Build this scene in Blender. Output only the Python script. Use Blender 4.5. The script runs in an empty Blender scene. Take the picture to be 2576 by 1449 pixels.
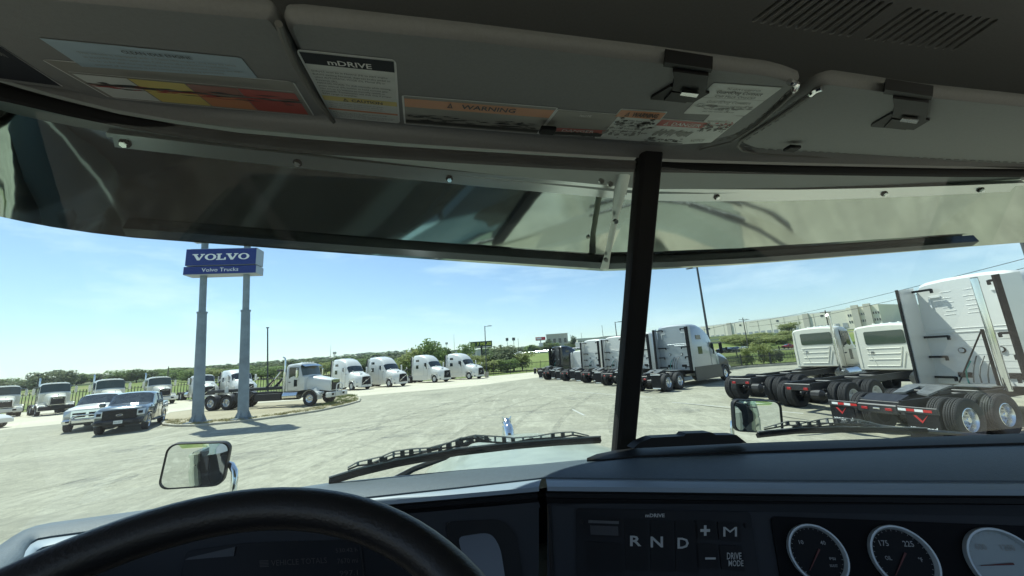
import bpy, math, random
from mathutils import Vector, Matrix
from mathutils.geometry import tessellate_polygon
random.seed(7)
SC = bpy.context.scene
COL = SC.collection
R = math.radians
# ------------------------------------------------------------------ camera, sky, sun, exposure
PW, PH, PF = 2575.0, 1449.0, 930.0          # size and focal length, in picture units, used for measuring
PITCH, ROLL, CZ, PSI = R(10.95), R(3.72), 2.45, R(12.7)
cF = Vector((0, math.cos(PITCH), math.sin(PITCH)))
U0 = Vector((0, -math.sin(PITCH), math.cos(PITCH))); R0 = Vector((1, 0, 0))
cR = math.cos(ROLL)*R0 - math.sin(ROLL)*U0
cU = math.sin(ROLL)*R0 + math.cos(ROLL)*U0
cam = bpy.data.cameras.new('camera'); camo = bpy.data.objects.new('camera', cam); COL.objects.link(camo)
cam.sensor_width = 36; cam.lens = 36*PF/PW; cam.clip_start = .02; cam.clip_end = 9000
camo.matrix_world = Matrix(((cR.x, cU.x, -cF.x, 0), (cR.y, cU.y, -cF.y, 0), (cR.z, cU.z, -cF.z, CZ), (0, 0, 0, 1)))
SC.camera = camo
SUN_D = Vector((-4.3, 3.4, 9.4)).normalized()
elev = math.asin(SUN_D.z); azim = math.atan2(SUN_D.x, SUN_D.y)
w = bpy.data.worlds.new('World'); SC.world = w; w.use_nodes = True
nt = w.node_tree; nt.nodes.clear()
sky = nt.nodes.new('ShaderNodeTexSky'); sky.sky_type = 'NISHITA'; sky.sun_disc = False
sky.sun_elevation = elev; sky.sun_rotation = azim; sky.altitude = 200; sky.air_density = 1.0; sky.dust_density = .15; sky.ozone_density = 1.6
bg = nt.nodes.new('ShaderNodeBackground'); bg.inputs[1].default_value = .088
wo = nt.nodes.new('ShaderNodeOutputWorld')
tc = nt.nodes.new('ShaderNodeTexCoord'); mp = nt.nodes.new('ShaderNodeMapping'); mp.inputs['Scale'].default_value = (2.2, 5.0, 13)
mp.inputs['Rotation'].default_value = (0, .12, .5)
nz = nt.nodes.new('ShaderNodeTexNoise'); nz.inputs['Scale'].default_value = 1.3; nz.inputs['Detail'].default_value = 9; nz.inputs['Roughness'].default_value = .62
rp = nt.nodes.new('ShaderNodeValToRGB'); rp.color_ramp.elements[0].position = .50; rp.color_ramp.elements[1].position = .85
rp.color_ramp.elements[1].color = (.55, .55, .55, 1)
mx = nt.nodes.new('ShaderNodeMix'); mx.data_type = 'RGBA'; mx.inputs[7].default_value = (7.5, 8.2, 8.6, 1)
L = nt.links.new
L(tc.outputs['Generated'], mp.inputs[0]); L(mp.outputs[0], nz.inputs[0]); L(nz.outputs[0], rp.inputs[0]); L(rp.outputs[0], mx.inputs[0])
L(sky.outputs[0], mx.inputs[6]); L(mx.outputs[2], bg.inputs[0]); L(bg.outputs[0], wo.inputs[0])
sl = bpy.data.lights.new('sun', 'SUN'); sl.energy = 3.7; sl.angle = R(.53); sl.color = (1, .955, .88)
so = bpy.data.objects.new('sun', sl); COL.objects.link(so); so.rotation_euler = SUN_D.to_track_quat('Z', 'Y').to_euler()
SC.view_settings.view_transform = 'Standard'; SC.view_settings.look = 'None'
SC.view_settings.exposure = 0.95; SC.view_settings.gamma = 1
SC.view_settings.use_curve_mapping = False
SC.render.engine = 'CYCLES'
SC.cycles.max_bounces = 10; SC.cycles.transparent_max_bounces = 24; SC.cycles.diffuse_bounces = 5; SC.cycles.glossy_bounces = 5
SC.cycles.caustics_reflective = False; SC.cycles.caustics_refractive = False

# ------------------------------------------------------------------ measuring helpers
def ray(x, y): return cF + cR*((x-PW/2)/PF) + cU*((PH/2-y)/PF)
def G(x, y, z=0.):
    d = ray(x, y); t = (z-CZ)/d.z; return Vector((d.x*t, d.y*t, z))
def DY(x, y, Y):                       # the point at forward distance Y
    d = ray(x, y); t = Y/d.y; return Vector((d.x*t, Y, CZ+d.z*t))
cS, sS = math.cos(PSI), math.sin(PSI)
def rT(x, y):
    d = ray(x, y); return Vector((d.x*cS+d.y*sS, -d.x*sS+d.y*cS, d.z))
EYE = Vector((0, 0, CZ))
def aW(x, y, wv): d = rT(x, y); return EYE + d*(wv/d.z)     # in the cab's own frame (u right, v ahead, z up)
def aV(x, y, v): d = rT(x, y); return EYE + d*(v/d.y)
def aP(x, y, pl):
    p0, n = pl; d = rT(x, y); return EYE + d*(((p0-EYE).dot(n))/d.dot(n))

# ------------------------------------------------------------------ materials
MATS = {}
def M(name, col=(.5, .5, .5), rough=.5, metal=0., var=0., vs=8., bump=0., bs=60., coat=0., col2=None, trans=0., spec=None, detail=4, bdist=.02):
    if name in MATS: return MATS[name]
    m = bpy.data.materials.new(name); m.use_nodes = True; t = m.node_tree; b = t.nodes['Principled BSDF']
    b.inputs['Base Color'].default_value = (*col, 1); b.inputs['Roughness'].default_value = rough; b.inputs['Metallic'].default_value = metal
    if coat: b.inputs['Coat Weight'].default_value = coat; b.inputs['Coat Roughness'].default_value = .04
    if spec is not None: b.inputs['Specular IOR Level'].default_value = spec
    if var or bump:
        tcn = t.nodes.new('ShaderNodeTexCoord')
    if var:
        n = t.nodes.new('ShaderNodeTexNoise'); n.inputs['Scale'].default_value = vs; n.inputs['Detail'].default_value = detail; n.inputs['Roughness'].default_value = .6
        t.links.new(tcn.outputs['Object'], n.inputs[0])
        r_ = t.nodes.new('ShaderNodeValToRGB'); r_.color_ramp.elements[0].position = .3; r_.color_ramp.elements[1].position = .7
        c2 = col2 if col2 else tuple(c*(1-var) for c in col)
        c1 = col if col2 else tuple(min(1, c*(1+var)) for c in col)
        r_.color_ramp.elements[0].color = (*c2, 1); r_.color_ramp.elements[1].color = (*c1, 1)
        t.links.new(n.outputs[0], r_.inputs[0]); t.links.new(r_.outputs[0], b.inputs['Base Color'])
    if bump:
        n2 = t.nodes.new('ShaderNodeTexNoise'); n2.inputs['Scale'].default_value = bs; n2.inputs['Detail'].default_value = 3
        t.links.new(tcn.outputs['Object'], n2.inputs[0])
        bp = t.nodes.new('ShaderNodeBump'); bp.inputs['Strength'].default_value = bump; bp.inputs['Distance'].default_value = bdist
        t.links.new(n2.outputs[0], bp.inputs['Height']); t.links.new(bp.outputs[0], b.inputs['Normal'])
    MATS[name] = m; return m
def glass_mat(name, tint, refl=1.45):
    m = bpy.data.materials.new(name); m.use_nodes = True; t = m.node_tree; t.nodes.clear()
    o = t.nodes.new('ShaderNodeOutputMaterial'); mi = t.nodes.new('ShaderNodeMixShader'); tr = t.nodes.new('ShaderNodeBsdfTransparent')
    gl = t.nodes.new('ShaderNodeBsdfGlossy'); fr = t.nodes.new('ShaderNodeFresnel'); fr.inputs[0].default_value = refl
    tr.inputs[0].default_value = (*tint, 1); gl.inputs[0].default_value = (1, 1, 1, 1); gl.inputs[1].default_value = .0
    t.links.new(fr.outputs[0], mi.inputs[0]); t.links.new(tr.outputs[0], mi.inputs[1]); t.links.new(gl.outputs[0], mi.inputs[2])
    df = t.nodes.new('ShaderNodeBsdfDiffuse'); df.inputs[0].default_value = (.7, .72, .68, 1); tl = t.nodes.new('ShaderNodeBsdfTranslucent'); tl.inputs[0].default_value = (.7, .72, .68, 1); a_ = t.nodes.new('ShaderNodeMixShader'); a_.inputs[0].default_value = .6
    t.links.new(df.outputs[0], a_.inputs[1]); t.links.new(tl.outputs[0], a_.inputs[2])
    tcn = t.nodes.new('ShaderNodeTexCoord'); n = t.nodes.new('ShaderNodeTexNoise'); n.inputs['Scale'].default_value = 5; n.inputs['Detail'].default_value = 9; n.inputs['Roughness'].default_value = .75; n.inputs['Distortion'].default_value = 1.
    r_ = t.nodes.new('ShaderNodeMapRange'); r_.inputs[1].default_value = .35; r_.inputs[2].default_value = .75; r_.inputs[3].default_value = .004; r_.inputs[4].default_value = .030
    m2 = t.nodes.new('ShaderNodeMixShader'); t.links.new(tcn.outputs['Object'], n.inputs[0]); t.links.new(n.outputs[0], r_.inputs[0]); t.links.new(r_.outputs[0], m2.inputs[0]); t.links.new(mi.outputs[0], m2.inputs[1]); t.links.new(a_.outputs[0], m2.inputs[2]); t.links.new(m2.outputs[0], o.inputs[0])
    MATS[name] = m; return m
HEAD = M('headliner_vinyl', (.25, .265, .262), .62, var=.06, vs=300, bump=.12, bs=900, bdist=.002)
VIS = M('visor_vinyl', (.245, .252, .25), .6, var=.05, vs=200, bump=.15, bs=700, bdist=.002)
SEAM = M('seam_vinyl', (.16, .16, .15), .55)
RUB = M('black_rubber', (.010, .010, .011), .7, spec=.2)
BLK = M('black_plastic', (.010, .0105, .012), .5, spec=.22, bump=.06, bs=500, bdist=.001)
GLB = M('glossy_black_plastic', (.006, .007, .009), .35, spec=.2)
PAD = M('dash_vinyl', (.070, .098, .122), .55, var=.07, vs=120, bump=.35, bs=420, bdist=.0022)
TRIM = M('dash_trim_satin', (.29, .36, .43), .42, var=.05, vs=6, bump=.05, bs=500, bdist=.001)
PANEL = M('dash_panel_grey', (.034, .038, .045), .6, spec=.2, bump=.08, bs=600, bdist=.001)
LEATHER = M('wheel_leather', (.010, .010, .012), .42, bump=.3, bs=420, bdist=.0015)
CHROME = M('chrome', (.75, .76, .76), .08, 1.)
STEEL = M('polished_steel', (.50, .51, .50), .12, 1., var=.05, vs=3)
MIRR = M('mirror_glass', (.85, .88, .88), .02, 1.)
WHITE = M('white_paint', (.68, .675, .635), .32, coat=.6, var=.02, vs=2)
CREAM = M('cream_paint', (.70, .68, .58), .32, coat=.6)
SILV = M('silver_grey_paint', (.34, .37, .40), .28, .25, coat=.7)
DARKP = M('black_truck_paint', (.012, .013, .016), .25, coat=.7)
DGREY = M('dark_grey_skirt', (.022, .024, .028), .4)
TYRE = M('tyre_rubber', (.020, .020, .021), .8, var=.2, vs=15)
ALU = M('aluminium_rim', (.70, .71, .72), .25, 1.)
STW = M('white_steel_rim', (.62, .63, .62), .4)
FRM = M('chassis_black', (.018, .018, .020), .45, var=.3, vs=6)
WGL = M('vehicle_glass', (.018, .026, .028), .04, spec=.8)
WGL2 = M('vehicle_glass_green', (.045, .065, .055), .04, spec=.8)
REDL = M('red_lens', (.35, .012, .015), .25)
AMB = M('amber_lens', (.6, .22, .02), .25)
CLR = M('clear_lens', (.6, .63, .65), .1, .3)
PUP = M('pickup_grey_blue_paint', (.105, .135, .155), .2, .4, coat=1.)
BUG = M('concrete_grey', (.38, .37, .33), .9, var=.2, vs=3)
WSG = glass_mat('windshield_glass', (.80, .935, .915), 1.30)
WHT = M('white_print', (.75, .76, .74), .5)
RED = M('red_print', (.45, .02, .02), .5)

# ------------------------------------------------------------------ mesh builder
class MB:
    def __init__(s, *mats): s.v = []; s.f = []; s.m = []; s.mats = list(mats); s.mi = 0
    def mat(s, m):
        if m not in s.mats: s.mats.append(m)
        s.mi = s.mats.index(m); return s
    def add(s, vs, fs, T=None):
        b = len(s.v)
        s.v += [tuple(T @ Vector(p)) if T is not None else tuple(p) for p in vs]
        for f in fs: s.f.append(tuple(b+i for i in f)); s.m.append(s.mi)
        return s
    def box(s, c, d, T=None, ch=0.):
        x, y, z = (k/2 for k in d); h = min(ch, x*.9, y*.9, z*.9); C = Vector(c)
        if h <= 0:
            vs = [C+Vector((a*x, b*y, e*z)) for e in (-1, 1) for a, b in ((-1, -1), (1, -1), (1, 1), (-1, 1))]
            fs = [(0, 3, 2, 1), (4, 5, 6, 7), (0, 1, 5, 4), (1, 2, 6, 5), (2, 3, 7, 6), (3, 0, 4, 7)]
            return s.add(vs, fs, T)
        def ring(xx, yy, zz, hh): return [C+Vector(p) for p in ((-xx, -yy+hh, zz), (-xx+hh, -yy, zz), (xx-hh, -yy, zz), (xx, -yy+hh, zz), (xx, yy-hh, zz), (xx-hh, yy, zz), (-xx+hh, yy, zz), (-xx, yy-hh, zz))]
        rs = [ring(x-h, y-h, -z, h*.4), ring(x, y, -z+h, h), ring(x, y, z-h, h), ring(x-h, y-h, z, h*.4)]
        return s.loft(rs, T, caps=True)
    def loft(s, rings, T=None, caps=False, closed=True):
        n = len(rings[0]); vs = [p for r_ in rings for p in r_]; fs = []
        for i in range(len(rings)-1):
            for j in range(n if closed else n-1):
                k = (j+1) % n; fs.append((i*n+j, i*n+k, (i+1)*n+k, (i+1)*n+j))
        if caps: fs.append(tuple(range(n))[::-1]); fs.append(tuple((len(rings)-1)*n+j for j in range(n)))
        return s.add(vs, fs, T)
    def grid(s, rows, T=None): return s.loft(rows, T, closed=False)
    def tube(s, path, r, n=8, T=None, caps=True, closed=False):
        P = [Vector(p) for p in path]; rings = []; up = None
        for i, p in enumerate(P):
            if closed: t = (P[(i+1) % len(P)]-P[i-1]).normalized()
            else: t = (P[min(i+1, len(P)-1)]-P[max(i-1, 0)]).normalized()
            if up is None: up = Vector((0, 0, 1)) if abs(t.z) < .9 else Vector((1, 0, 0))
            a = t.cross(up).normalized(); up = a.cross(t).normalized()
            rr = r[i] if isinstance(r, (list, tuple)) else r
            rings.append([p+a*(rr*math.cos(2*math.pi*k/n))+up*(rr*math.sin(2*math.pi*k/n)) for k in range(n)])
        if closed: rings.append(rings[0]); caps = False
        return s.loft(rings, T, caps=caps)
    def lathe(s, prof, n=24, T=None, caps=False):      # profile of (radius, height) about local y
        rings = [[Vector((r_*math.cos(2*math.pi*k/n), h, r_*math.sin(2*math.pi*k/n))) for k in range(n)] for r_, h in prof]
        return s.loft(rings, T, caps=caps)
    def cyl(s, a, b, r, n=12): return s.tube([a, b], r, n)
    def prism(s, pts, off, T=None, both=True):
        pts = [Vector(p) for p in pts]; off = Vector(off); n = len(pts)
        tri = tessellate_polygon([pts])
        vs = pts+[p+off for p in pts]; fs = []
        for t in tri: fs.append(tuple(t)); fs.append(tuple(n+i for i in t)[::-1])
        for j in range(n): k = (j+1) % n; fs.append((j, k, n+k, n+j))
        return s.add(vs, fs, T)
    def poly(s, pts, T=None):
        pts = [Vector(p) for p in pts]; return s.add(pts, [tuple(t) for t in tessellate_polygon([pts])], T)
    def build(s, name, parent=None, smooth=35, T=None, **tags):
        me = bpy.data.meshes.new(name); me.from_pydata(s.v, [], s.f)
        for m in s.mats: me.materials.append(m)
        me.polygons.foreach_set('material_index', s.m)
        if smooth: me.polygons.foreach_set('use_smooth', [True]*len(s.f)); me.set_sharp_from_angle(angle=R(smooth))
        me.validate(); me.update()
        return mkobj(name, me, parent, T, **tags)
def mkobj(name, me, parent=None, T=None, **tags):
    o = bpy.data.objects.new(name, me); COL.objects.link(o)
    if parent is not None: o.parent = parent
    if T is not None: o.matrix_local = T
    for k, v_ in tags.items(): o[k] = v_
    return o
def thing(name, label, cat, loc=(0, 0, 0), rz=0., group=None):
    o = bpy.data.objects.new(name, None); COL.objects.link(o); o.location = loc; o.rotation_euler = (0, 0, rz); o.empty_display_size = .2
    o['label'] = label; o['category'] = cat
    if group: o['group'] = group
    return o
def tag(o, label, cat, group=None):
    o['label'] = label; o['category'] = cat
    if group: o['group'] = group
    return o
KIDS = {}
def dup(root, loc, rz, label, group=None):
    kids = {}
    for o in COL.objects: kids.setdefault(o.parent, []).append(o)
    def rec(o, par):
        c = o.copy(); COL.objects.link(c)
        if par is not None: c.parent = par
        for ch in kids.get(o, []): rec(ch, c)
        return c
    c = rec(root, None); c.location = loc; c.rotation_euler = (0, 0, rz); c['label'] = label
    if group: c['group'] = group
    return c
def text_geo(txt, bold=0., shear=0., spacing=1.):
    cu = bpy.data.curves.new('t', 'FONT'); cu.body = txt; cu.size = 1; cu.offset = bold; cu.shear = shear; cu.space_character = spacing; cu.resolution_u = 2
    o = bpy.data.objects.new('t', cu); me = bpy.data.meshes.new_from_object(o)
    vs = [tuple(v_.co) for v_ in me.vertices]; fs = [tuple(p.vertices) for p in me.polygons]
    bpy.data.objects.remove(o); bpy.data.meshes.remove(me); bpy.data.curves.remove(cu)
    if not vs: return [], [], 0, 0, 0
    x0 = min(v_[0] for v_ in vs); x1 = max(v_[0] for v_ in vs); y0 = min(v_[1] for v_ in vs); y1 = max(v_[1] for v_ in vs)
    return [(v_[0]-x0, v_[1]) for v_ in vs], fs, x1-x0, y0, y1
def put_text(mb, txt, fn, cx_, y, h, wmax=None, align='c', **kw):
    """text on a surface: fn(a,b)->3D point; cap height h, baseline at y, in the surface's own units"""
    vs, fs, W_, y0, y1 = text_geo(txt, **kw)
    if not vs: return
    sy = h/.70; sx = sy
    if wmax: sx = wmax/W_
    ox = cx_-(W_*sx/2 if align == 'c' else 0)
    mb.add([fn(ox+a*sx, y+b*sy) for a, b in vs], fs)
def quadmap(c, lift=0.):          # c: TL, TR, BR, BL 3D points; a 0..1 right, b 0..1 up
    TL, TR, BR, BL = c; n = (TR-TL).cross(BL-TL).normalized()
    if n.dot(EYE-TL) < 0: n = -n
    def fn(a, b, e=0.): return TL.lerp(TR, a).lerp(BL.lerp(BR, a), 1-b)+n*(lift+e)
    return fn
def rrect(x0, y0, x1, y1, r, n=4):
    out = []
    for cx_, cy_, a0 in ((x1-r, y1-r, 0), (x0+r, y1-r, 90), (x0+r, y0+r, 180), (x1-r, y0+r, 270)):
        for k in range(n+1):
            a = R(a0+90*k/n); out.append((cx_+r*math.cos(a), cy_+r*math.sin(a)))
    return out
# ================================================================== THE CAB WE SIT IN
cab = thing('truck_cab', 'dark cab interior of the truck we sit in, with wheel, visors, gauges and hood', 'truck', (0, 0, 0), PSI)
UX = Vector((1, 0, 0))
# ---- ceiling with two recessed groups of vent slots
CEILW = .47
def cl(x, y): return aW(x, y, CEILW)
holes = []
def slot(bx, by, tx, ty, wd=9):
    a = cl(bx, by); b = cl(tx, ty); d = (b-a).normalized(); n = Vector((-d.y, d.x, 0)); h = .0042; pts = []
    for k in range(7):
        t = R(90+180*k/6); pts.append(a+d*(h*math.cos(t))+n*(h*math.sin(t)))
    for k in range(7):
        t = R(-90+180*k/6); pts.append(b+d*(h*math.cos(t))+n*(h*math.sin(t)))
    return pts
for i in range(12):
    t = i/11; holes.append(slot(1899+t*238, 50+t*38, 1899+t*238+99, 50+t*38-75))
for i in range(11):
    t = i/10; holes.append(slot(2184+t*216, 95+t*29, 2184+t*216+100, 95+t*29-70))
z0 = CZ+CEILW
outer = [Vector(p) for p in ((-1.0, .95, z0), (-1.0, -.9, z0), (2.0, -.9, z0), (2.0, .95, z0))]
loops = [outer]+holes
tri = tessellate_polygon(loops); flat = [p for l_ in loops for p in l_]
mb = MB(HEAD); mb.add(flat, [tuple(t) for t in tri])
mb.build('headliner', cab, smooth=0)
for hp in holes:
    mb = MB(HEAD, BLK); n = len(hp); up = Vector((0, 0, .016))
    mb.add(hp+[p+up for p in hp], [(j, (j+1) % n, n+(j+1) % n, n+j) for j in range(n)])
    mb.mat(BLK).poly([p+up for p in hp]); mb.build('vent_slot', cab)
# roof, side and rear shell of the cab
mb = MB(WHITE); mb.box((.5, -.15, z0+.10), (2.3, 1.9, .04), ch=.015)
mb.build('cab_roof', cab)
# ---- header trim between the visors and the rubber gasket
gask = [(-260, 150), (-120, 178), (0, 207), (60, 225), (150, 250), (300, 287), (450, 313), (600, 334), (800, 352), (1000, 368), (1200, 381), (1400, 393), (1560, 402), (1700, 408), (2000, 416), (2200, 420), (2400, 424), (2575, 425), (2900, 424)]
gbot = [(-260, 200), (-120, 222), (0, 244), (60, 258), (150, 279), (300, 311), (450, 336), (600, 358), (800, 380), (1000, 393), (1200, 406), (1400, 418), (1560, 426), (1700, 428), (2000, 434), (2200, 437), (2400, 440), (2575, 441), (2900, 440)]
def hv(px, py): return aW(px, py, .416)
GT = [hv(*p) for p in gbot]
rows = [[p+Vector((0, .012, 0)) for p in GT], [p+Vector((0, -.004, .002)) for p in GT]]
mb = MB(RUB)
for k in range(6):
    t = k/5; ang = math.pi*t; row = []
    for a, b in zip(GT, gask):
        top = aP(b[0], b[1], (a, Vector((0, 1, .35)).normalized()))
        c = a.lerp(top, t); row.append(c+Vector((0, -.010*math.sin(ang), 0)))
    rows.append(row)
mb.grid(rows); mb.build('windshield_gasket', cab, smooth=60)
# header panel from gasket up to the ceiling
top = [hv(*p) for p in gask]
hr = []
for k in range(6):
    t = k/5
    hr.append([Vector((p.x, p.y-.012-.10*t*t*1.0-.02*t, p.z+(z0-.001-p.z)*(t**.8))) for p in rows[-1]])
mb = MB(VIS); mb.grid(hr); mb.build('header_trim', cab, smooth=60)
# ---- sun visors
d1 = rT(1100, 650); vn = d1.cross(UX).normalized(); vp = (aV(1380, 345, .66), vn)
if vn.z > 0: vn = -vn            # towards the driver (down)
vp = (vp[0], vn)
def vv(x, y, e=0.): return aP(x, y, vp)+vn*e
def rounded(px, rad=14, n=4):
    out = []; m = len(px)
    for i in range(m):
        p = Vector(px[i][:2]); a = Vector(px[i-1][:2]); b = Vector(px[(i+1) % m][:2]); r_ = px[i][2] if len(px[i]) > 2 else rad
        da = (a-p); db = (b-p); ra = min(r_, da.length*.45); rb = min(r_, db.length*.45)
        s = p+da.normalized()*ra; e = p+db.normalized()*rb
        for k in range(n+1):
            t = k/n; out.append(tuple(s*(1-t)**2+p*2*t*(1-t)+e*t*t))
    return out
def visor(px, name='sun_visor', th=.022):
    pts = rounded(px); c = [vv(*p) for p in pts]; ctr = sum(c, Vector())/len(c)
    mb = MB(VIS); n = len(c)
    def ins(f, e): return [p+(ctr-p).normalized()*f+vn*e for p in c]
    rings = [ins(.012, -th), ins(.002, -th+.004), ins(0, -th*.5), ins(.002, -.004), ins(.008, 0)]
    mb.loft(rings); mb.poly(rings[-1]); mb.poly(rings[0][::-1])
    o = mb.build(name, cab, smooth=50)
    return o, c, ctr
vis1, c1, k1 = visor([(-420, -60, 5), (690, 46, 12), (742, 120, 10), (838, 297, 40), (300, 262, 10), (164, 228, 10), (0, 206, 10), (-300, 150, 5)])
vis2, c2, k2 = visor([(706, 52, 30), (1180, 97, 5), (1640, 150, 5), (1960, 192, 30), (2012, 212, 8), (1880, 335, 60), (1700, 372, 60), (1380, 346, 8), (1020, 318, 8), (842, 300, 50), (765, 170, 10)])
vis3, c3, k3 = visor([(2062, 208, 30), (2300, 240, 8), (2620, 268, 8), (3100, 300, 5), (3100, 440, 5), (2575, 417, 8), (2200, 393, 8), (1900, 376, 25), (1843, 352, 30), (1868, 330, 20)])
# edge piping and stitching
def piping(path_px, r_, name='piping', e=.004, par=None, m=SEAM):
    mb = MB(m); mb.tube([vv(x, y, e) for x, y in path_px], r_, 8); return mb.build(name, par)
def offs(path, d):
    out = []
    for i, p in enumerate(path):
        a = Vector(path[max(i-1, 0)]); b = Vector(path[min(i+1, len(path)-1)]); t = (b-a).normalized(); out.append((p[0]-t.y*d, p[1]+t.x*d))
    return out
pp = [(2060, 222), (2030, 240), (1960, 288), (1900, 325), (1862, 350), (1856, 362), (1866, 374), (1900, 382), (2050, 390), (2200, 400), (2400, 410), (2575, 418), (2750, 424)]
def dense(path, step=7):
    out = []
    for a, b in zip(path, path[1:]):
        n = max(1, int(math.dist(a, b)/step))
        for k in range(n): out.append((a[0]+(b[0]-a[0])*k/n, a[1]+(b[1]-a[1])*k/n))
    return out+[path[-1]]
piping(dense(pp, 15), .0032, par=vis3)
mb = MB(VIS)
dp = dense(offs(pp, -9), 10)
for a, b in zip(dp[::2], dp[1::2]): mb.cyl(vv(*a, e=.001), vv(*b, e=.001), .0011, 5)
mb.mat(M('stitch_thread', (.22, .22, .21), .8)); mb.build('stitching', vis3, kind='stuff')
pp2 = [(2005, 220), (1960, 262), (1905, 310), (1840, 352), (1760, 372)]
piping(dense(pp2, 15), .0022, par=vis2)
mb = MB(MATS['stitch_thread'])
dp = dense(offs(pp2, 7), 10)
for a, b in zip(dp[::2], dp[1::2]): mb.cyl(vv(*a, e=.001), vv(*b, e=.001), .0009, 5)
mb.build('stitching', vis2, kind='stuff')
piping([(700, 50), (716, 95), (740, 150), (780, 220), (838, 300)], .004, par=vis1)
# chrome hinge tips at the inner corners of both visors
for path in ([(1985, 200), (2004, 206), (1998, 222)], [(2040, 232), (2052, 222), (2068, 216)]):
    mb = MB(CHROME); mb.tube([vv(x, y, .003) for x, y in path], .0045, 8); mb.build('hinge_pin', cab)
# black latch clips
def clip(x0, y0):
    mb = MB(BLK)
    def q(pts, e0, e1):
        a = [vv(x0+x, y0+y, e0) for x, y in pts]; n = len(a)
        mb.add(a+[vv(x0+x, y0+y, e1) for x, y in pts], [tuple(range(n))[::-1], tuple(range(n, 2*n))]+[(j, (j+1) % n, n+(j+1) % n, n+j) for j in range(n)])
    q([(-12, -10), (108, 8), (104, 18), (-16, 2)], -.012, .004)
    q([(8, 6), (98, 18), (94, 52), (88, 68), (6, 56), (12, 32)], .0, .008)
    q([(4, 52), (100, 70), (60, 94), (-48, 86), (-44, 80)], -.001, .004)
    q([(6, 62), (74, 70), (40, 90), (-14, 84)], .002, .007)
    mb.mat(STEEL); q([(32, 50), (74, 55), (68, 64), (26, 58)], .0102, .0135)
    mb.build('visor_latch', cab)
clip(1684, 158); clip(2238, 228)
# ---- stickers on the visors
PAPER = M('sticker_paper', (.76, .80, .77), .45, var=.04, vs=40)
PBLUE = M('sticker_blue', (.42, .56, .66), .45)
PGREY = M('sticker_grey', (.30, .29, .26), .4)
PYEL = M('sticker_yellow', (.80, .66, .20), .4)
PORG = M('sticker_orange', (.72, .30, .14), .4)
PRED = M('sticker_red', (.50, .075, .06), .4)
PPINK = M('sticker_pink', (.46, .22, .18), .25)
PDARK = M('sticker_black', (.018, .022, .032), .6, spec=.15)
PBRD = M('sticker_border', (.85, .87, .85), .4)
INK = M('ink', (.05, .055, .06), .5)
INKG = M('grey_ink', (.30, .31, .29), .5)
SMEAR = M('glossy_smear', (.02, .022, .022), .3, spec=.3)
def sticker(name, c, label, bands, texts, border=.02, radius=.04, base=PAPER, extra=None, par=None, smears=(), aspect=None):
    C = [vv(*p) for p in c]; fn = quadmap(C, .0006)
    mb = MB(PBRD); asp = (C[1]-C[0]).length/max((C[3]-C[0]).length, 1e-6) if aspect is None else aspect
    def rect(m, x0, y0, x1, y1, e, r_=0.):
        mb.mat(m)
        pts = rrect(x0, y0, x1, y1, r_) if r_ else [(x1, y1), (x0, y1), (x0, y0), (x1, y0)]
        P = [fn(a, b, e) for a, b in pts]; mb.add(P, [tuple(range(len(P)))])
    rect(PBRD, 0, 0, 1, 1, 0, radius)
    bx = border/asp if asp > 1 else border; by = border*asp if asp > 1 else border
    bx = border; by = min(.09, border*asp)
    rect(base, bx, by, 1-bx, 1-by, .0003)
    for m, y0, y1 in bands: rect(m, bx+.002, max(by, y0), 1-bx-.002, min(1-by, y1), .0006)
    if extra: extra(rect, mb, fn)
    rs = random.Random(name)
    for (cy, hh, m) in smears:        # ragged glossy patches
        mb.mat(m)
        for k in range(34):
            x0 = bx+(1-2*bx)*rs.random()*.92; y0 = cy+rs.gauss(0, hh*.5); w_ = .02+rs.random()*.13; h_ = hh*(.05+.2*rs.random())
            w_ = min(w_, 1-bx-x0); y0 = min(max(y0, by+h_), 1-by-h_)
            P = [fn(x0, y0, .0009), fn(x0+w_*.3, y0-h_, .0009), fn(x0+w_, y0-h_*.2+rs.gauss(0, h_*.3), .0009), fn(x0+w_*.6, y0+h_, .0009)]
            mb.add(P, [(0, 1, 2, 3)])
    o = mb.build(name, cab if par is None else par, smooth=0, label=label)
    tb = MB(INK)
    for t in texts:
        m, s_, x, y, h, wm, al = t[:7]; kw = t[7] if len(t) > 7 else {}
        tb.mat(m); put_text(tb, s_, lambda a, b: fn(a, b, .0012), x, y, h, wm, al, **kw)
    if tb.v: tb.build('sticker_print', o, smooth=0)
    return o
def tri_icon(rect_mb, fn, x, y, h, wx, m):
    rect_mb.mat(m)
    P = [(x, y), (x+wx, y), (x+wx/2, y+h)]; Q = [(x+wx*.2, y+h*.12), (x+wx*.8, y+h*.12), (x+wx/2, y+h*.72)]
    v_ = [fn(a, b, .0013) for a, b in P+Q]; rect_mb.add(v_, [(0, 1, 4, 3), (1, 2, 5, 4), (2, 0, 3, 5)])
    rect_mb.add([fn(a, b, .0013) for a, b in ((x+wx*.47, y+h*.2), (x+wx*.53, y+h*.2), (x+wx*.53, y+h*.55), (x+wx*.47, y+h*.55))], [(0, 1, 2, 3)])
lines = ['Shiftpad must be in Neutral (N) to start engine.', 'Before exiting Neutral, depress brake pedal to', 'select AUTOMATIC MODE (D), Manual (M) or', 'Reverse (R).',
         'MANUAL MODE: To shift manually while moving,', 'press manual (M) button to hold current gear.', 'Use (+) or (-) buttons to manually upshift or', 'downshift. Transmission will shift only if proper', 'RPM range is available.']
wd = [.84, .86, .80, .24, .86, .83, .78, .86, .42]
tx = [(INK, s_, .055, .77-i*.039, .021, wd[i], 'l') for i, s_ in enumerate(lines)]
tx += [(PBRD, 'mDRIVE', .5, .875, .055, .46, 'c', dict(bold=.02)), (INK, 'CAUTION', .58, .362, .044, .40, 'c', dict(bold=.015))]
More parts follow.
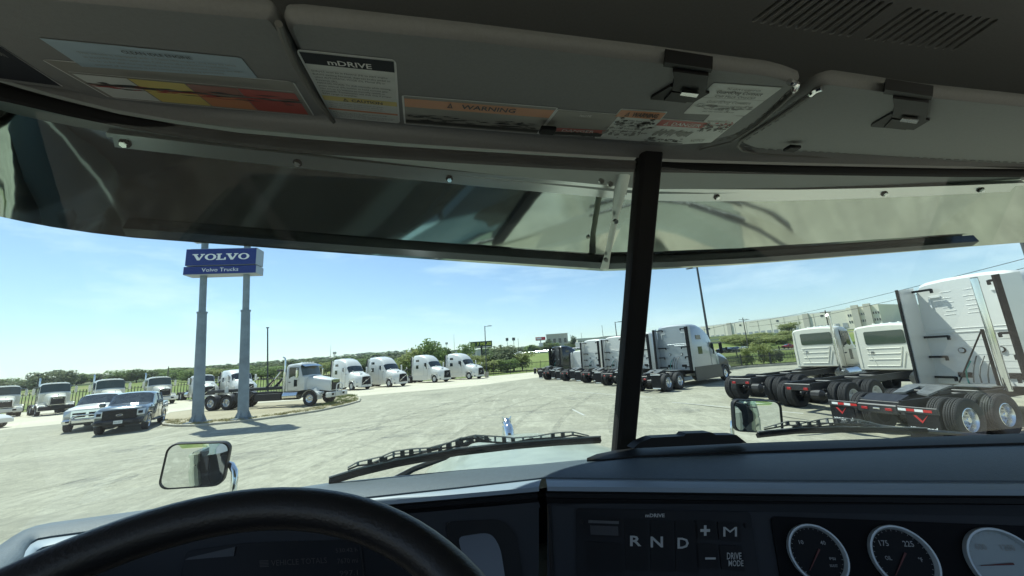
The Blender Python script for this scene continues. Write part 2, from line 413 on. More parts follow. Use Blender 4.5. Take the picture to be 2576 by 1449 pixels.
for i, (s_, w_) in enumerate((('Always use brakes to hold vehicle on grade.', .72), ('Use of accelerator pedal to hold vehicle on', .70), ('grade will result in premature wear/damage.', .70))): tx.append((INKG, s_, .07, .305-i*.034, .017, w_, 'l'))
for i, (s_, w_) in enumerate((('Before exiting vehicle, shift to Neutral (N)', .74), ('and apply parking brakes.', .42), ('This truck is equipped with the newest transmission', .84), ('system. Read the operator manual before driving', .82), ('and follow all of the steps shown above.', .70))): tx.append((INK, s_, .07, .135-i*.024, .013, w_, 'l'))
def ex(rect, mb, fn): tri_icon(mb, fn, .27, .36, .055, .07, INK)
sticker('instruction_sticker', [(742, 122), (996, 149), (1006, 310), (834, 294)], 'tall white shift instruction sticker with a black header and yellow caution band',
        [(PDARK, .855, .98), (PYEL, .348, .425), (PORG, .175, .205)], tx, .024, .05, extra=ex)
def ex(rect, mb, fn): tri_icon(mb, fn, .28, .745, .15, .035, INK)
sticker('warning_sticker', [(1010, 238), (1405, 270), (1352, 337), (1016, 311)], 'wide sticker with an orange warning band, dark ragged patches below', [(PORG, .66, .92), (PGREY, .42, .66), (SMEAR, .08, .20)],
        [(INK, 'WARNING', .55, .745, .13, .36, 'c', dict(bold=.01))]+[(INKG, s_, .04, .58-i*.075, .032, w_, 'l') for i, (s_, w_) in enumerate((('INCORRECT OPERATION OF THIS VEHICLE CAN CAUSE SERIOUS INJURY OR DEATH.', .62), ('Read and understand the operator manual and follow all of the instructions before use.', .88), ('Failure to follow instructions could result in loss of control.', .70), ('Always wear seat belts. Keep this label in place.', .56)))],
        .012, .03, base=PGREY, extra=ex, smears=((.22, .12, SMEAR), (.36, .08, PDARK)))
sticker('note_sticker', [(1402, 274), (1562, 287), (1512, 344), (1352, 337)], 'grey note sticker with a dark red danger line', [(PRED, .18, .34), (SMEAR, .03, .16)],
        [(PBRD, 'NOTE', .48, .84, .07, .18, 'c'), (PBRD, 'DANGER', .56, .21, .10, .5, 'c')]+[(INKG, s_, .1, .74-i*.09, .035, w_, 'l') for i, (s_, w_) in enumerate((('For operation on public roads', .6), ('observe the local regulations', .72), ('and keep the lamps clean.', .55), ('See the owner manual', .62)))],
        .02, .03, base=PGREY, smears=((.14, .12, SMEAR),))
def ex(rect, mb, fn): tri_icon(mb, fn, .18, .82, .12, .09, INK)
sticker('warning_sticker', [(1562, 272), (1680, 280), (1612, 355), (1494, 347)], 'small square sticker with an orange warning band and ragged dark marks', [(PORG, .78, .97)],
        [(INK, 'WARNING', .6, .82, .11, .55, 'c', dict(bold=.02))]+[(INK, s_, .2, .68-i*.085, .045, w_, 'l') for i, (s_, w_) in enumerate((('Keep away from the', .55), ('cab when the hoist', .6), ('is being operated.', .5), ('Lower before driving', .62), ('and set the brakes.', .5), ('Read the manual.', .42)))],
        .02, .03, extra=ex, smears=((.62, .14, SMEAR), (.35, .25, INKG)))
def ex(rect, mb, fn):
    tri_icon(mb, fn, .14, .79, .13, .08, PBRD); mb.mat(INKG); rs = random.Random(4)
    for k in range(15):
        x = .12+.05*k; mb.add([fn(x, .3+.2*rs.random(), .0012), fn(x+.04, .28+.2*rs.random(), .0012), fn(x+.09, .5+.16*rs.random(), .0012), fn(x+.03, .5+.15*rs.random(), .0012)], [(0, 1, 2, 3)])
sticker('danger_sticker', [(1664, 297), (1785, 306), (1722, 360), (1606, 354)], 'white danger sticker with a red band and small drawings', [(PRED, .74, .97), (PAPER, .2, .74)],
        [(PBRD, 'DANGER', .6, .79, .12, .6, 'c', dict(bold=.01))], .02, .03, extra=ex, smears=((.12, .1, SMEAR),))
sticker('notice_sticker', [(1787, 286), (1870, 292), (1788, 358), (1715, 362)], 'small notice sticker with a black patch in its corner', [],
        [(INKG, 'NOTICE', .4, .1, .1, .45, 'c')]+[(INKG, s_, .1, .8-i*.12, .05, .7, 'l') for i, s_ in enumerate(('Battery and ground cable', 'must be disconnected', 'before any welding'))], .02, .03, smears=((.62, .2, SMEAR), (.7, .1, PRED)))
sticker('service_sticker', [(1795, 207), (1968, 219), (1872, 291), (1718, 285)], 'white service sticker in the corner of the visor', [(INKG, .585, .592)],
        [(INK, 'This vehicle is equipped with', .5, .86, .05, .5, 'c'), (INK, 'GuardDog Connect', .5, .74, .09, .68, 'c', dict(bold=.01)), (INK, 'Call Mack OneCall', .5, .63, .06, .6, 'c'), (INKG, 'GuardDog Connect', .5, .44, .085, .68, 'c'),
         (INK, 'Service information and support', .5, .32, .045, .7, 'c'), (INK, 'for uptime at any hour', .5, .22, .045, .55, 'c'), (INK, 'see the owner manual', .5, .12, .045, .5, 'c')], .006, .04, smears=((.3, .1, INKG),))
# left visor
sticker('idle_sticker', [(98, 94), (606, 144), (648, 196), (206, 166)], 'pale blue clean idle engine sticker with a crease', [],
        [(INK, 'CLEAN IDLE ENGINE', .53, .74, .12, .36, 'c', dict(bold=.01))]+[(INKG, s_, .1, .58-i*.15, .08, w_, 'l') for i, (s_, w_) in enumerate((('This vehicle is equipped with a Clean Idle engine, and may be idled', .83), ('in accordance with applicable California idle reduction regulations.', .78), ('To do so the label must be applied on the outside of the hood, however the slight', .84), ('amount of emissions is not considered as being permitted.', .72)))],
        .0, .03, base=PBLUE)
def ex(rect, mb, fn):
    for m, x0, x1 in ((PAPER, .03, .24), (PYEL, .245, .475), (PORG, .48, .70), (PRED, .705, .97)):
        rect(m, x0, .06, x1, .42, .0008); rect(m if m is not PORG else PPINK, x0, .48, x1, .70, .0008)
    rect(PBRD, .03, .74, .97, .75, .0008)
sticker('speed_chart_sticker', [(98, 146), (738, 204), (792, 292), (276, 246)], 'long grey chart sticker with white, yellow, orange and red columns', [],
        [(INKG, 'ENGINE SPEED AND TRANSMISSION GEAR SELECTION CHART', .56, .79, .07, .62, 'c')], .008, .05, base=PGREY, extra=ex, smears=((.44, .10, SMEAR), (.40, .08, PRED)))
sticker('chart_sticker', [(-260, -30), (-14, 106), (160, 217), (-100, 184)], 'dark chart sticker on the far left end of the visor', [], [(INKG, 'OPERATION', .6, .6, .1, .4, 'c')], .02, .02, base=PDARK)
# small black clip under the centre of the header
for px, py in ((1366, 370), (1962, 410)):
    mb = MB(BLK); c = hv(px, py-14); mb.box(c+Vector((0, -.03, .004)), (.03, .02, .008), ch=.002); mb.build('visor_stop', cab)
# ---- windshield glass, centre bar
Bd = Vector((.5, .971, CZ-.254)); Td = Vector((.5, .693, CZ+.416))
def wsp(u, w_):          # curved, slightly V shaped windshield surface
    t = (w_+.254)/.67; v = .979+(.701-.979)*t; a = abs(u-.5); return Vector((u, v-.045*a*a, CZ+w_))
for sgn in (-1, 1):
    rows = []
    for j in range(9):
        w_ = -.33+.76*j/8; rows.append([wsp(.5+sgn*(.028+(1.30 if sgn < 0 else 1.6)*i/14), w_) for i in range(15)])
    mb = MB(WSG); mb.grid(rows); mb.build('windshield', cab, smooth=60)
mb = MB(RUB)
path = [wsp(.5, -.30+.74*k/8) for k in range(9)]
rings = []
for p in path: rings.append([p+Vector(q) for q in ((-.027, -.012, 0), (-.020, -.02, 0), (.020, -.02, 0), (.027, -.012, 0), (.027, .018, 0), (-.027, .018, 0))])
mb.loft(rings, caps=True); mb.build('windshield_centre_bar', cab, smooth=20)
# A pillars and door frames outside the picture
for u0, u1 in ((-.80, -.70), (1.70, 1.80)):
    mb = MB(HEAD); mb.loft([[Vector((u, v, z)) for u, v in ((u0, .42+dv), (u1, .42+dv), (u1, .52+dv), (u0, .52+dv))] for z, dv in ((CZ-.35, .22), (CZ+.5, -.02))], caps=True); mb.build('pillar', cab)
for u0 in (-.82, 1.82):
    mb = MB(PANEL); mb.box((u0, -.35, CZ-.75), (.08, 2.0, .9)); mb.build('door_panel', cab)
    mb = MB(HEAD); mb.box((u0, -.35, CZ+.46), (.08, 1.9, .1)); mb.build('door_frame', cab)
mb = MB(BLK); mb.box((.5, -.1, CZ-1.3), (2.7, 2.4, .06)); mb.build('cab_floor', cab)
mb = MB(HEAD); mb.box((.5, -1.0, CZ-.75), (2.6, .08, 1.1)); mb.build('rear_wall', cab); mb = MB(HEAD); mb.box((.5, -1.0, CZ+.5), (2.6, .08, .2)); mb.build('rear_header', cab)

# ---- dashboard
DW = -.25
A_ = [(-420, 1640), (-160, 1460), (0, 1371), (30, 1350), (58, 1334), (90, 1322), (130, 1314), (250, 1298), (420, 1275), (620, 1245), (830, 1214), (1000, 1197), (1150, 1183), (1365, 1166), (1372, 1165), (1480, 1155), (1600, 1143), (1800, 1136), (2000, 1129), (2300, 1118), (2575, 1110), (2900, 1098)]
C_ = [(-300, 1720), (-60, 1510), (58, 1402), (66, 1378), (78, 1362), (96, 1352), (130, 1346), (280, 1326), (440, 1308), (620, 1284), (830, 1258), (1000, 1240), (1150, 1224), (1361, 1200), (1372, 1199), (1480, 1200), (1600, 1201), (1800, 1203), (2000, 1205), (2300, 1206), (2575, 1207), (2900, 1208)]
D_ = [(-280, 1760), (-40, 1550), (70, 1425), (82, 1398), (92, 1384), (106, 1376), (138, 1368), (285, 1346), (446, 1326), (625, 1299), (834, 1272), (1000, 1256), (1150, 1243), (1355, 1225), (1376, 1224), (1480, 1225), (1600, 1226), (1800, 1228), (2000, 1230), (2300, 1232), (2575, 1233), (2900, 1235)]
ra = [aW(x, y, DW) for x, y in A_]; rc = [aW(x, y, DW) for x, y in C_]
rows = [[p+Vector((0, .05, -.07)) for p in ra], [p+Vector((0, .012, -.012)) for p in ra], ra]
for k in range(1, 8):
    t = k/8; rows.append([a.lerp(c, t)+Vector((0, 0, .006*math.sin(math.pi*t))) for a, c in zip(ra, rc)])
rows.append([p+Vector((0, 0, -.001)) for p in rc])
rows.append([p+Vector((0, 0, -.004)) for p in rc])
SP = 14
mb = MB(PAD); mb.grid(rows); mb.build('dash_pad', cab, smooth=60)
for nm, sl_ in (('left', slice(0, SP)), ('right', slice(SP, None))):
    P = [p+Vector((0, 0, -.004)) for p in rc[sl_]]; Dn = [aW(x, y, DW-.0085) for x, y in D_[sl_]]
    mb = MB(TRIM)
    rr = [P, [a.lerp(b, .5)+Vector((0, 0, .0012)) for a, b in zip(P, Dn)], Dn, [p+Vector((0, 0, -.008)) for p in Dn]]
    mb.grid(rr); mb.build('dash_trim', cab, smooth=60)
    # dark recessed band with two grooves under the trim
    inn = Vector((0, .012, 0)); mb = MB(BLK); b0 = [p+Vector((0, 0, -.008)) for p in Dn]
    g = [b0, [p+inn for p in b0]]
    for dz, o_ in ((-.006, .012), (-.009, .016), (-.016, .012), (-.019, .016), (-.026, .010), (-.030, 0.)): g.append([p+Vector((0, o_, dz)) for p in b0])
    mb.grid(g); mb.build('dash_groove_band', cab, smooth=30)
    if nm == 'left': bandL = g[-1]
    else: bandR = g[-1]
# black ledge under the right half of the windshield
mb = MB(BLK)
L0 = [(1476, 1152), (1500, 1142), (1550, 1132), (1600, 1127), (1800, 1117), (2000, 1110), (2300, 1100), (2575, 1090), (2900, 1078)]
L1 = [(1476, 1157), (1510, 1156), (1560, 1151), (1610, 1146), (1800, 1138), (2000, 1131), (2300, 1121), (2575, 1113), (2900, 1102)]
p0 = [aW(x, y, DW+.012) for x, y in L0]; p1_ = [aW(x, y, DW+.008) for x, y in L1]
mb.grid([[p+Vector((0, .02, -.05)) for p in p0], p0, [a.lerp(b, .5)+Vector((0, 0, .002)) for a, b in zip(p0, p1_)], p1_, [p+Vector((0, 0, -.012)) for p in p1_]])
mb.build('defrost_ledge', cab, smooth=40)
mb = MB(BLK)
T0 = [(1592, 1128), (1610, 1113), (1640, 1101), (1720, 1097), (1726, 1090), (1790, 1088), (1800, 1094), (1852, 1094), (1878, 1114)]
mb.prism([aV(x, y, .86-.0002*(x-1592)) for x, y in T0], (0, .03, 0)); mb.build('ledge_housing', cab, smooth=0)
# dash faces
pn = Vector((-.41*.93, -.912*.93, .36)).normalized(); RP = (bandR[0]+Vector((0, 0, 0)), pn)
ln = Vector((.03, -.93, .36)).normalized(); LP = (bandL[-1], ln)
def rp_(x, y, e=0.): return aP(x, y, RP)+pn*e
def lp_(x, y, e=0.): return aP(x, y, LP)+ln*e
botR = [rp_(x, 1760) for x, y in D_[SP:]]
midR = [rp_(x, 1266+(x-1376)*.004) for x, y in D_[SP:]]; mb = MB(PANEL); mb.grid([bandR, midR, botR]); mb.build('centre_panel', cab, smooth=0)
botL = [lp_(x, 1760) for x, y in D_[:SP]]
midL = [lp_(x, y+38) for x, y in D_[:SP]]; mb = MB(PANEL); mb.grid([bandL, midL, botL]); mb.build('driver_panel', cab, smooth=0)
# seam post between the two faces
mb = MB(BLK); mb.tube([bandR[0]+Vector((0, -.001, .004)), rp_(1392, 1500, .001), rp_(1405, 1760, .001)], .004, 8); mb.build('dash_seam', cab)
mb = MB(BLK); q_ = aW(1367, 1212, DW-.02); mb.box(q_+Vector((0, .045, -.185)), (.12, .05, .30)); mb.build('dash_gap_filler', cab)  # filler box added behind the seam to stop outside light showing through
# driver side: glazed pocket right of the wheel
def plate(fn, px, m, name, e0=-.02, e1=.001, par=None, sm=30):
    a = [fn(x, y, e1) for x, y in px]; b = [fn(x, y, e0) for x, y in px]; n = len(a)
    mb = MB(m); mb.add(a+b, [(j, (j+1) % n, n+(j+1) % n, n+j) for j in range(n)]); mb.poly(a); return mb.build(name, par or cab, smooth=sm)
fr = rounded([(1120, 1312), (1262, 1305, 30), (1298, 1345, 30), (1320, 1500), (1160, 1520)], 20)
plate(lp_, fr, BLK, 'pocket_frame', 0, .006)
gl = rounded([(1150, 1350), (1232, 1338, 26), (1256, 1375, 20), (1276, 1500), (1190, 1510)], 16)
plate(lp_, gl, M('pocket_glass', (.085, .10, .12), .2), 'pocket_glass', .006, .0085)
# instrument cluster
cl_px = rounded([(470, 1385), (610, 1366), (1010, 1352, 30), (1060, 1400, 20), (1090, 1560), (430, 1590)], 18)
plate(lp_, cl_px, GLB, 'instrument_cluster', -.001, .004)
DISP = M('display_ink', (.045, .04, .036), .5)
mb = MB(DISP); scr = quadmap([lp_(600, 1375), (lp_(912, 1358)), lp_(930, 1530), lp_(610, 1545)], .0052)
put_text(mb, 'VEHICLE TOTALS', scr, .47, .68, .085, .44, 'c'); put_text(mb, '530.42 h', scr, .86, .83, .06, .18, 'c'); put_text(mb, '7670 mi', scr, .86, .66, .075, .17, 'c'); put_text(mb, '997.1', scr, .86, .48, .075, .15, 'c')
for k in range(5): mb.poly([scr(.16+a*.07, .67+k*.022+b*.010) for a, b in ((0, 0), (1, 0), (1, 1), (0, 1))])
mb.build('display_print', cab, smooth=0)
mb = MB(BLK); mb.tube([lp_(906, 1358, .006), lp_(916, 1450, .006)], .002, 6); mb.build('display_bezel', cab)
plate(lp_, [(480, 1402), (596, 1375), (592, 1398), (470, 1408)], M('cluster_sheen', (.035, .04, .045), .4), 'cluster_sheen_strip', .003, .007)  # pale sliver: a sheen painted onto the cluster face
# left lower ledge block
# gear selector
plate(rp_, rounded([(1448, 1278), (1885, 1288), (1925, 1560), (1452, 1540)], 10), GLB, 'gear_selector', -.01, .004)
BTN = M('button_black', (.007, .0075, .009), .5, spec=.2)
SIG = M('legend_paint', (.42, .43, .42), .45)
def btn(px, name='selector_button'): return plate(rp_, rounded(px, 6), BTN, name, .003, .0075)
btn([(1474, 1300), (1560, 1304), (1562, 1352), (1474, 1348)], 'selector_display'); btn([(1474, 1362), (1562, 1366), (1566, 1440), (1476, 1436)])
def rlabel(txt, x, y, h, w_, bold=.02, par=None):
    fn = quadmap([rp_(x, y-h), rp_(x+w_, y-h), rp_(x+w_, y), rp_(x, y)], .0082); mb = MB(SIG); vs, fs, W_, y0, y1 = text_geo(txt, bold=bold)
    mb.add([fn(a/W_, (b-y0)/(y1-y0)) for a, b in vs], fs); return mb.build('legend', par, smooth=0)
for x0, y0, t, x, y, h, w_ in ((1570, 1305, 'R', 1584, 1373, 26, 28), (1634, 1308, 'N', 1635, 1376, 27, 31), (1696, 1310, 'D', 1702, 1379, 27, 28)):
    b = btn([(x0, y0), (x0+55, y0+3), (x0+60, y0+130), (x0+2, y0+128)]); rlabel(t, x, y, h, w_, par=b)
b = btn([(1745, 1308), (1796, 1311), (1800, 1358), (1748, 1355)]); rlabel('+', 1759, 1347, 26, 24, .03, b)
b = btn([(1802, 1312), (1856, 1315), (1862, 1362), (1806, 1359)]); rlabel('M', 1816, 1349, 24, 34, .0, b)
b = btn([(1748, 1366), (1800, 1369), (1806, 1432), (1752, 1428)]); rlabel('-', 1771, 1406, 5, 26, .02, b)
b = btn([(1806, 1370), (1862, 1373), (1872, 1436), (1812, 1432)]); rlabel('DRIVE', 1825, 1406, 17, 36, .012, b); rlabel('MODE', 1829, 1423, 15, 37, .012, b)
rlabel('mDRIVE', 1622, 1301, 9, 48, .03, cab)
plate(rp_, [(1480, 1308), (1556, 1311), (1556, 1318), (1480, 1315)], M('display_sheen', (.06, .063, .066), .4), 'display_sheen_bar', .007, .0085)  # light bar painted as a sheen across the selector display
plate(rp_, [(1484, 1321), (1554, 1324), (1555, 1347), (1486, 1344)], M('display_dark_grey', (.016, .017, .020), .4), 'display_window', .007, .0088)  # plain dark grey face of the selector screen
for x, y in ((1462, 1312), (1875, 1322)):
    mb = MB(BLK); c = rp_(x, y, .006); mb.tube([c-pn*.002, c+pn*.003], .004, 10); mb.build('screw', cab)
# gauges
plate(rp_, rounded([(1935, 1298), (2760, 1330), (2780, 1640), (1985, 1600)], 18), M('gauge_panel', (.004, .0045, .006), .6, spec=.12, bump=.05, bs=500, bdist=.001), 'gauge_panel', -.01, .004)
e2 = Vector((.912, -.41, 0)); e3 = pn.cross(e2); e3 = e3 if e3.z > 0 else -e3
def ptg(c, a, b, e=0.): return c+e2*a+e3*b+pn*e
FACE = [M('gauge_face_black', (.006, .007, .009), .5, spec=.15), None]
NEED = M('needle_red', (.10, .014, .012), .5)
DIM = M('gauge_print_dim', (.32, .34, .35), .5)
LITF = M('gauge_face_glare', (.30, .36, .375), .35)  # pale face colour stands in for glare on the gauge lens
def gauge(px, py, rad, face, labels, na, label):
    c = rp_(px, py, .004)
    mb = MB(CHROME)
    def ring(r_, e): return [ptg(c, r_*math.cos(2*math.pi*k/48), r_*math.sin(2*math.pi*k/48), e) for k in range(48)]
    mb.mat(M('gauge_bezel', (.50, .56, .58), .35, .2)); mb.loft([ring(rad, 0), ring(rad, .006), ring(rad*.985, .008), ring(rad*.93, .008), ring(rad*.88, .004), ring(rad*.86, .001)])
    g = mb.build('gauge', cab, smooth=50, label=label)
    mb = MB(face); mb.poly(ring(rad*.87, .0015)); mb.build('gauge_face', g, smooth=0)
    mb = MB(DIM if face is not LITF else INKG)
    for k in range(25):
        a = R(225-270*k/24); r0, r1 = rad*.80, rad*.86 if k % 6 else rad*.9
        d = Vector((math.cos(a), math.sin(a))); t = Vector((-d.y, d.x))*rad*.008
        mb.add([ptg(c, *(d*r0+t), .002), ptg(c, *(d*r0-t), .002), ptg(c, *(d*r1*.98-t), .002), ptg(c, *(d*r1*.98+t), .002)], [(0, 1, 2, 3)])
    for s_, a, b, h, w_ in labels:
        put_text(mb, s_, lambda p, q: ptg(c, p*rad, q*rad, .0022), a, b, h, w_, 'c', bold=.01)
    mb.build('gauge_print', g, smooth=0)
    mb = MB(NEED); a = R(na); d = Vector((math.cos(a), math.sin(a))); t = Vector((-d.y, d.x))*rad*.02
    mb.prism([ptg(c, *(-d*rad*.2+t*1.5), .003), ptg(c, *(-d*rad*.2-t*1.5), .003), ptg(c, *(d*rad*.7-t*.4), .003), ptg(c, *(d*rad*.7+t*.4), .003)], pn*.001); mb.build('needle', g, smooth=0)
GF = FACE[0]
gauge(2050, 1392, .043, GF, [('10', -.42, .30, .13, .16), ('40', .34, .30, .13, .18), ('PSI', .48, -.18, .08, .2), ('BOOST', .44, -.4, .08, .26)], 230, 'leftmost round gauge with chrome bezel reading 10 to 40')
gauge(2264, 1402, .045, GF, [('175', -.40, .34, .17, .28), ('225', .36, .34, .17, .32), ('°F', .52, -.1, .12, .12), ('OIL', -.45, -.08, .12, .2)], 228, 'middle round gauge with chrome bezel marked 175 and 225')
gauge(2520, 1418, .048, LITF, [('600', -.42, .36, .17, .3), ('1200', .30, .36, .17, .36), ('1800', .55, -.5, .16, .34), ('°F', .62, -.05, .12, .12)], 185, 'rightmost round gauge with a pale glare over its face')
# ---- steering wheel
wc = Vector((-.168, .208, CZ-.259)); wt = .648; ea = Vector((1, 0, 0)); eb = Vector((0, math.cos(wt), math.sin(wt))); ec = ea.cross(eb)
RW = .239
mb = MB(LEATHER); path = [wc+ea*(RW*math.cos(2*math.pi*k/96))+eb*(RW*math.sin(2*math.pi*k/96)) for k in range(96)]
mb.tube(path, .0168, 16, closed=True); sw = mb.build('steering_wheel', cab, smooth=80)
for a in (90-62, 90+62, 250, 290):
    mb = MB(BLK); d = ea*math.cos(R(a))+eb*math.sin(R(a)); mb.tube([wc+d*.05-ec*.03, wc+d*.15-ec*.02, wc+d*RW], [.028, .017, .012], 8); mb.build('spoke', sw)
mb = MB(BLK); mb.lathe([(.001, -.03), (.05, -.028), (.075, -.045), (.075, -.08), (.001, -.09)], 24, T=Matrix.Translation(wc) @ Matrix((ea, -ec, eb)).transposed().to_4x4()); mb.build('hub', sw)
# ================================================================== outside parts of our own truck
# exterior sun visor: two polished halves meeting at the centre line
VW = .30
bl = [(-420, 430), (-200, 490), (0, 545), (60, 558), (130, 571), (230, 586), (335, 598), (600, 618), (900, 640), (1200, 661), (1515, 682)]
br = [(1515, 682), (1650, 678), (1850, 667), (2050, 652), (2250, 636), (2420, 622), (2575, 610), (2800, 590), (3050, 560)]
def tops(x, c): return aV(x, 110+.16*(x+420)**.97*.9 if c == 'l' else 330, .78)
def vrows(bot, ends, side):
    B = [aW(x, y, VW) for x, y in bot]; rows = []
    T_ = []
    for p in B:
        a = abs(p.x-.5); T_.append(Vector((p.x*.97+.5*.03, TV-.02*a-.05*a*a, CZ+.56-.02*a)))
    n = 9
    for k in range(n+1):
        t = k/n; row = []
        for i, (b, q) in enumerate(zip(B, T_)):
            c = b.lerp(q, t); bow = .007*math.sin(math.pi*t)
            c += Vector((0, .6*bow, .6*bow)); row.append(c)
        rows.append(row)
    # turned-under lower edge, outside
    th = Vector((0, .012, .006))
    back = [[p+th for p in r_] for r_ in rows[::-1]]
    return rows, back
TV = .80
BRUSH = M('visor_polished_steel', (.52, .55, .50), .06, 1., var=.10, vs=5)
for bot, sd in ((bl, 'l'), (br, 'r')):
    rows, back = vrows(bot, 0, sd)
    mb = MB(BRUSH); mb.grid(rows+back+[rows[0]]); o = mb.build('exterior_visor', cab, smooth=60, label='polished steel visor half outside the windshield, %s of the centre bar' % ('left' if sd == 'l' else 'right'))
    B, T_ = rows[0], rows[-1]
    # rail with bolts riveted to the visor
    def vs_(i, t, e): # point on visor
        k = t*9; k0 = min(8, int(k)); i0 = min(int(i), len(rows[0])-2); fi = i-i0; p = rows[k0][i0].lerp(rows[k0][i0+1], fi).lerp(rows[k0+1][i0].lerp(rows[k0+1][i0+1], fi), k-k0); n = VNR; return p+n*e
    VNR = Vector((0, -.55, -.83)); rng = range(6, 11) if sd == 'l' else range(0, 6)
    mb = MB(M('rail_brushed_steel', (.72, .73, .70), .28, 1.))
    t0, t1 = (.62, .80)
    mb.grid([[vs_(i, t0, .002) for i in rng], [vs_(i, t0, .006) for i in rng], [vs_(i, .70, .006) for i in rng], [vs_(i, .705, .022) for i in rng], [vs_(i, .73, .022) for i in rng], [vs_(i, .735, .006) for i in rng], [vs_(i, t1, .006) for i in rng]])
    mb.build('visor_rail', o, smooth=20)
    # folded inner lip along the bottom edge
    LM = M('visor_lip', (.05, .055, .06), .12, .9)
    mb = MB(LM); mb.grid([[vs_(i, .05, .003) for i in rng], [vs_(i, .06, .022) for i in rng], [vs_(i, .13, .030) for i in rng], [vs_(i, .15, .004) for i in rng]]); mb.build('visor_lip', o, smooth=20)
    for i in (6.1, 7.55, 8.7, 9.9) if sd == 'l' else (1.2, 3.2, 4.5):
        c = vs_(i, .655, .006); n = VNR; mb = MB(CHROME, BLK); mb.mat(BLK).tube([c, c+n*.003], .009, 12); mb.mat(CHROME).tube([c+n*.003, c+n*.010], .006, 6); mb.build('bolt', o, smooth=20)
# centre bracket
mb = MB(M('bracket_steel', (.32, .33, .31), .3, 1.))
cb = [aV(1572, 424, .82), aV(1560, 480, .87), aV(1548, 540, .94), aV(1528, 640, 1.08), aV(1520, 676, 1.15)]
rings = []
for k, p in enumerate(cb):
    w_ = (.020, .020, .011, .011, .016)[k]; rings.append([p+Vector(q) for q in ((-w_, 0, 0), (-w_*.4, -.006, 0), (w_*.4, -.006, 0), (w_, 0, 0), (w_*.5, .006, 0), (-w_*.5, .006, 0))])
mb.loft(rings, caps=True)
for px, py, v in ((1546, 556, .945), (1522, 652, 1.09), (1510, 455, .84), (1532, 462, .84)):
    c = aV(px, py, v-.004); mb.tube([c, c+Vector((0, -.008, -.006))], .007, 8)
mb.build('centre_bracket', cab, smooth=30)
# hood
HOOD = M('hood_pale_paint', (.29, .31, .24), .28, coat=.2, var=.18, vs=9)  # mottled colour stands in for broken reflections on the hood
rows = []
for k in range(11):
    t = k/10; v = 1.02+1.75*t; hw = .86-.22*t; zc = CZ-.385-.125*t**1.3; row = []
    for i in range(17):
        a = (i/8-1); s_ = abs(a)**2.6; row.append(Vector((.5+a*hw, v-.06*s_*t, zc-.02*abs(a)-.26*abs(a)**3.2-.035*(t > .93))))
    rows.append(row)
rows.append([p+Vector((0, .02, -.9)) for p in rows[-1]])
mb = MB(HOOD); mb.grid(rows); mb.build('hood', cab, smooth=50)
for s_ in (-1, 1):
    mb = MB(HOOD); fr_ = []
    for k in range(13):
        a = math.pi*k/12; fr_.append([Vector((.5+s_*x, 1.85+(.62+dx)*math.cos(a), CZ-1.35+(.50+dx)*math.sin(a)+.12)) for x, dx in ((.72, .05), (1.12, .04), (1.18, 0), (1.18, -.06))])
    mb.grid(fr_); mb.build('fender', cab, smooth=50)
mb = MB(MATS['cowl'] if 'cowl' in MATS else M('cowl', (.20, .22, .18), .5)); mb.box((.5, .95, CZ-.52), (2.3, .34, .24), ch=.03); mb.box((.5, .9, CZ-1.0), (2.35, .25, .8)); mb.build('cowl', cab)
# outside door skins and steps (they show in the polished visor)
for s_ in (-1, 1): mb = MB(HOOD); mb.box((.5+s_*1.38, -.1, CZ-.75), (.05, 1.9, .92), ch=.02); mb.build('door_skin', cab)
# hood ornament (small chrome dog)
ob = G(0, 0) if False else None
oc = Vector((.5, 2.62, CZ-.528))
mb = MB(CHROME)
mb.tube([oc+Vector((0, -.03, 0)), oc+Vector((0, -.02, .05)), oc+Vector((0, .0, .075)), oc+Vector((0, .04, .085))], [.032, .036, .034, .020], 8)
mb.tube([oc+Vector((0, .015, .08)), oc+Vector((0, .045, .105)), oc+Vector((0, .075, .10))], [.024, .032, .018], 8)
for s_ in (-1, 1):
    mb.tube([oc+Vector((s_*.024, .03, .08)), oc+Vector((s_*.03, .04, 0))], [.013, .010], 6); mb.tube([oc+Vector((s_*.02, .035, .115)), oc+Vector((s_*.03, .03, .142))], [.011, .004], 5)
mb.box(oc+Vector((0, 0, -.004)), (.06, .12, .016), ch=.004)
mb.build('hood_ornament', cab, smooth=60)
# hood mirrors
def hood_mirror(c, wd, ht, yaw, arm, lab, tilt=0.):
    T = Matrix.Translation(c) @ Matrix.Rotation(yaw, 4, 'Z') @ Matrix.Rotation(tilt, 4, 'Y')
    pts = rrect(-wd/2, -ht/2, wd/2, ht/2, min(wd, ht)*.2, 5)
    mb = MB(BLK)
    def rg(f, y): return [Vector((x*f, y, z*f)) for x, z in pts]
    mb.loft([rg(.9, .028), rg(1, .02), rg(1.0, .0), rg(.98, -.008), rg(.935, -.008), rg(.925, -.002)], T=T); mb.poly(rg(.9, .028), T=T)
    o = mb.build('hood_mirror', cab, smooth=50, label=lab)
    mb = MB(MIRR); rings = []
    pts = rrect(-wd/2, -ht/2, wd/2, ht/2, min(wd, ht)*.2, 8)
    for f in (.93, .8, .7, .6, .5, .4, .3, .2, .1, .02): rings.append([Vector((x*f, -.008+.35*((x*f)**2+(z*f)**2), z*f)) for x, z in pts])
    mb.loft(rings, T=T); mb.build('mirror_glass', o, smooth=80)
    mb = MB(CHROME); mb.tube(arm, .011, 10); mb.build('mirror_arm', o, smooth=60)
def aZ(x, y, Z):
    d = ray(x, y); t = Z/d.dot(cF); q = d*t; return EYE+Vector((q.x*cS+q.y*sS, -q.x*sS+q.y*cS, q.z))
mc = aZ(493, 1169, 1.28); 
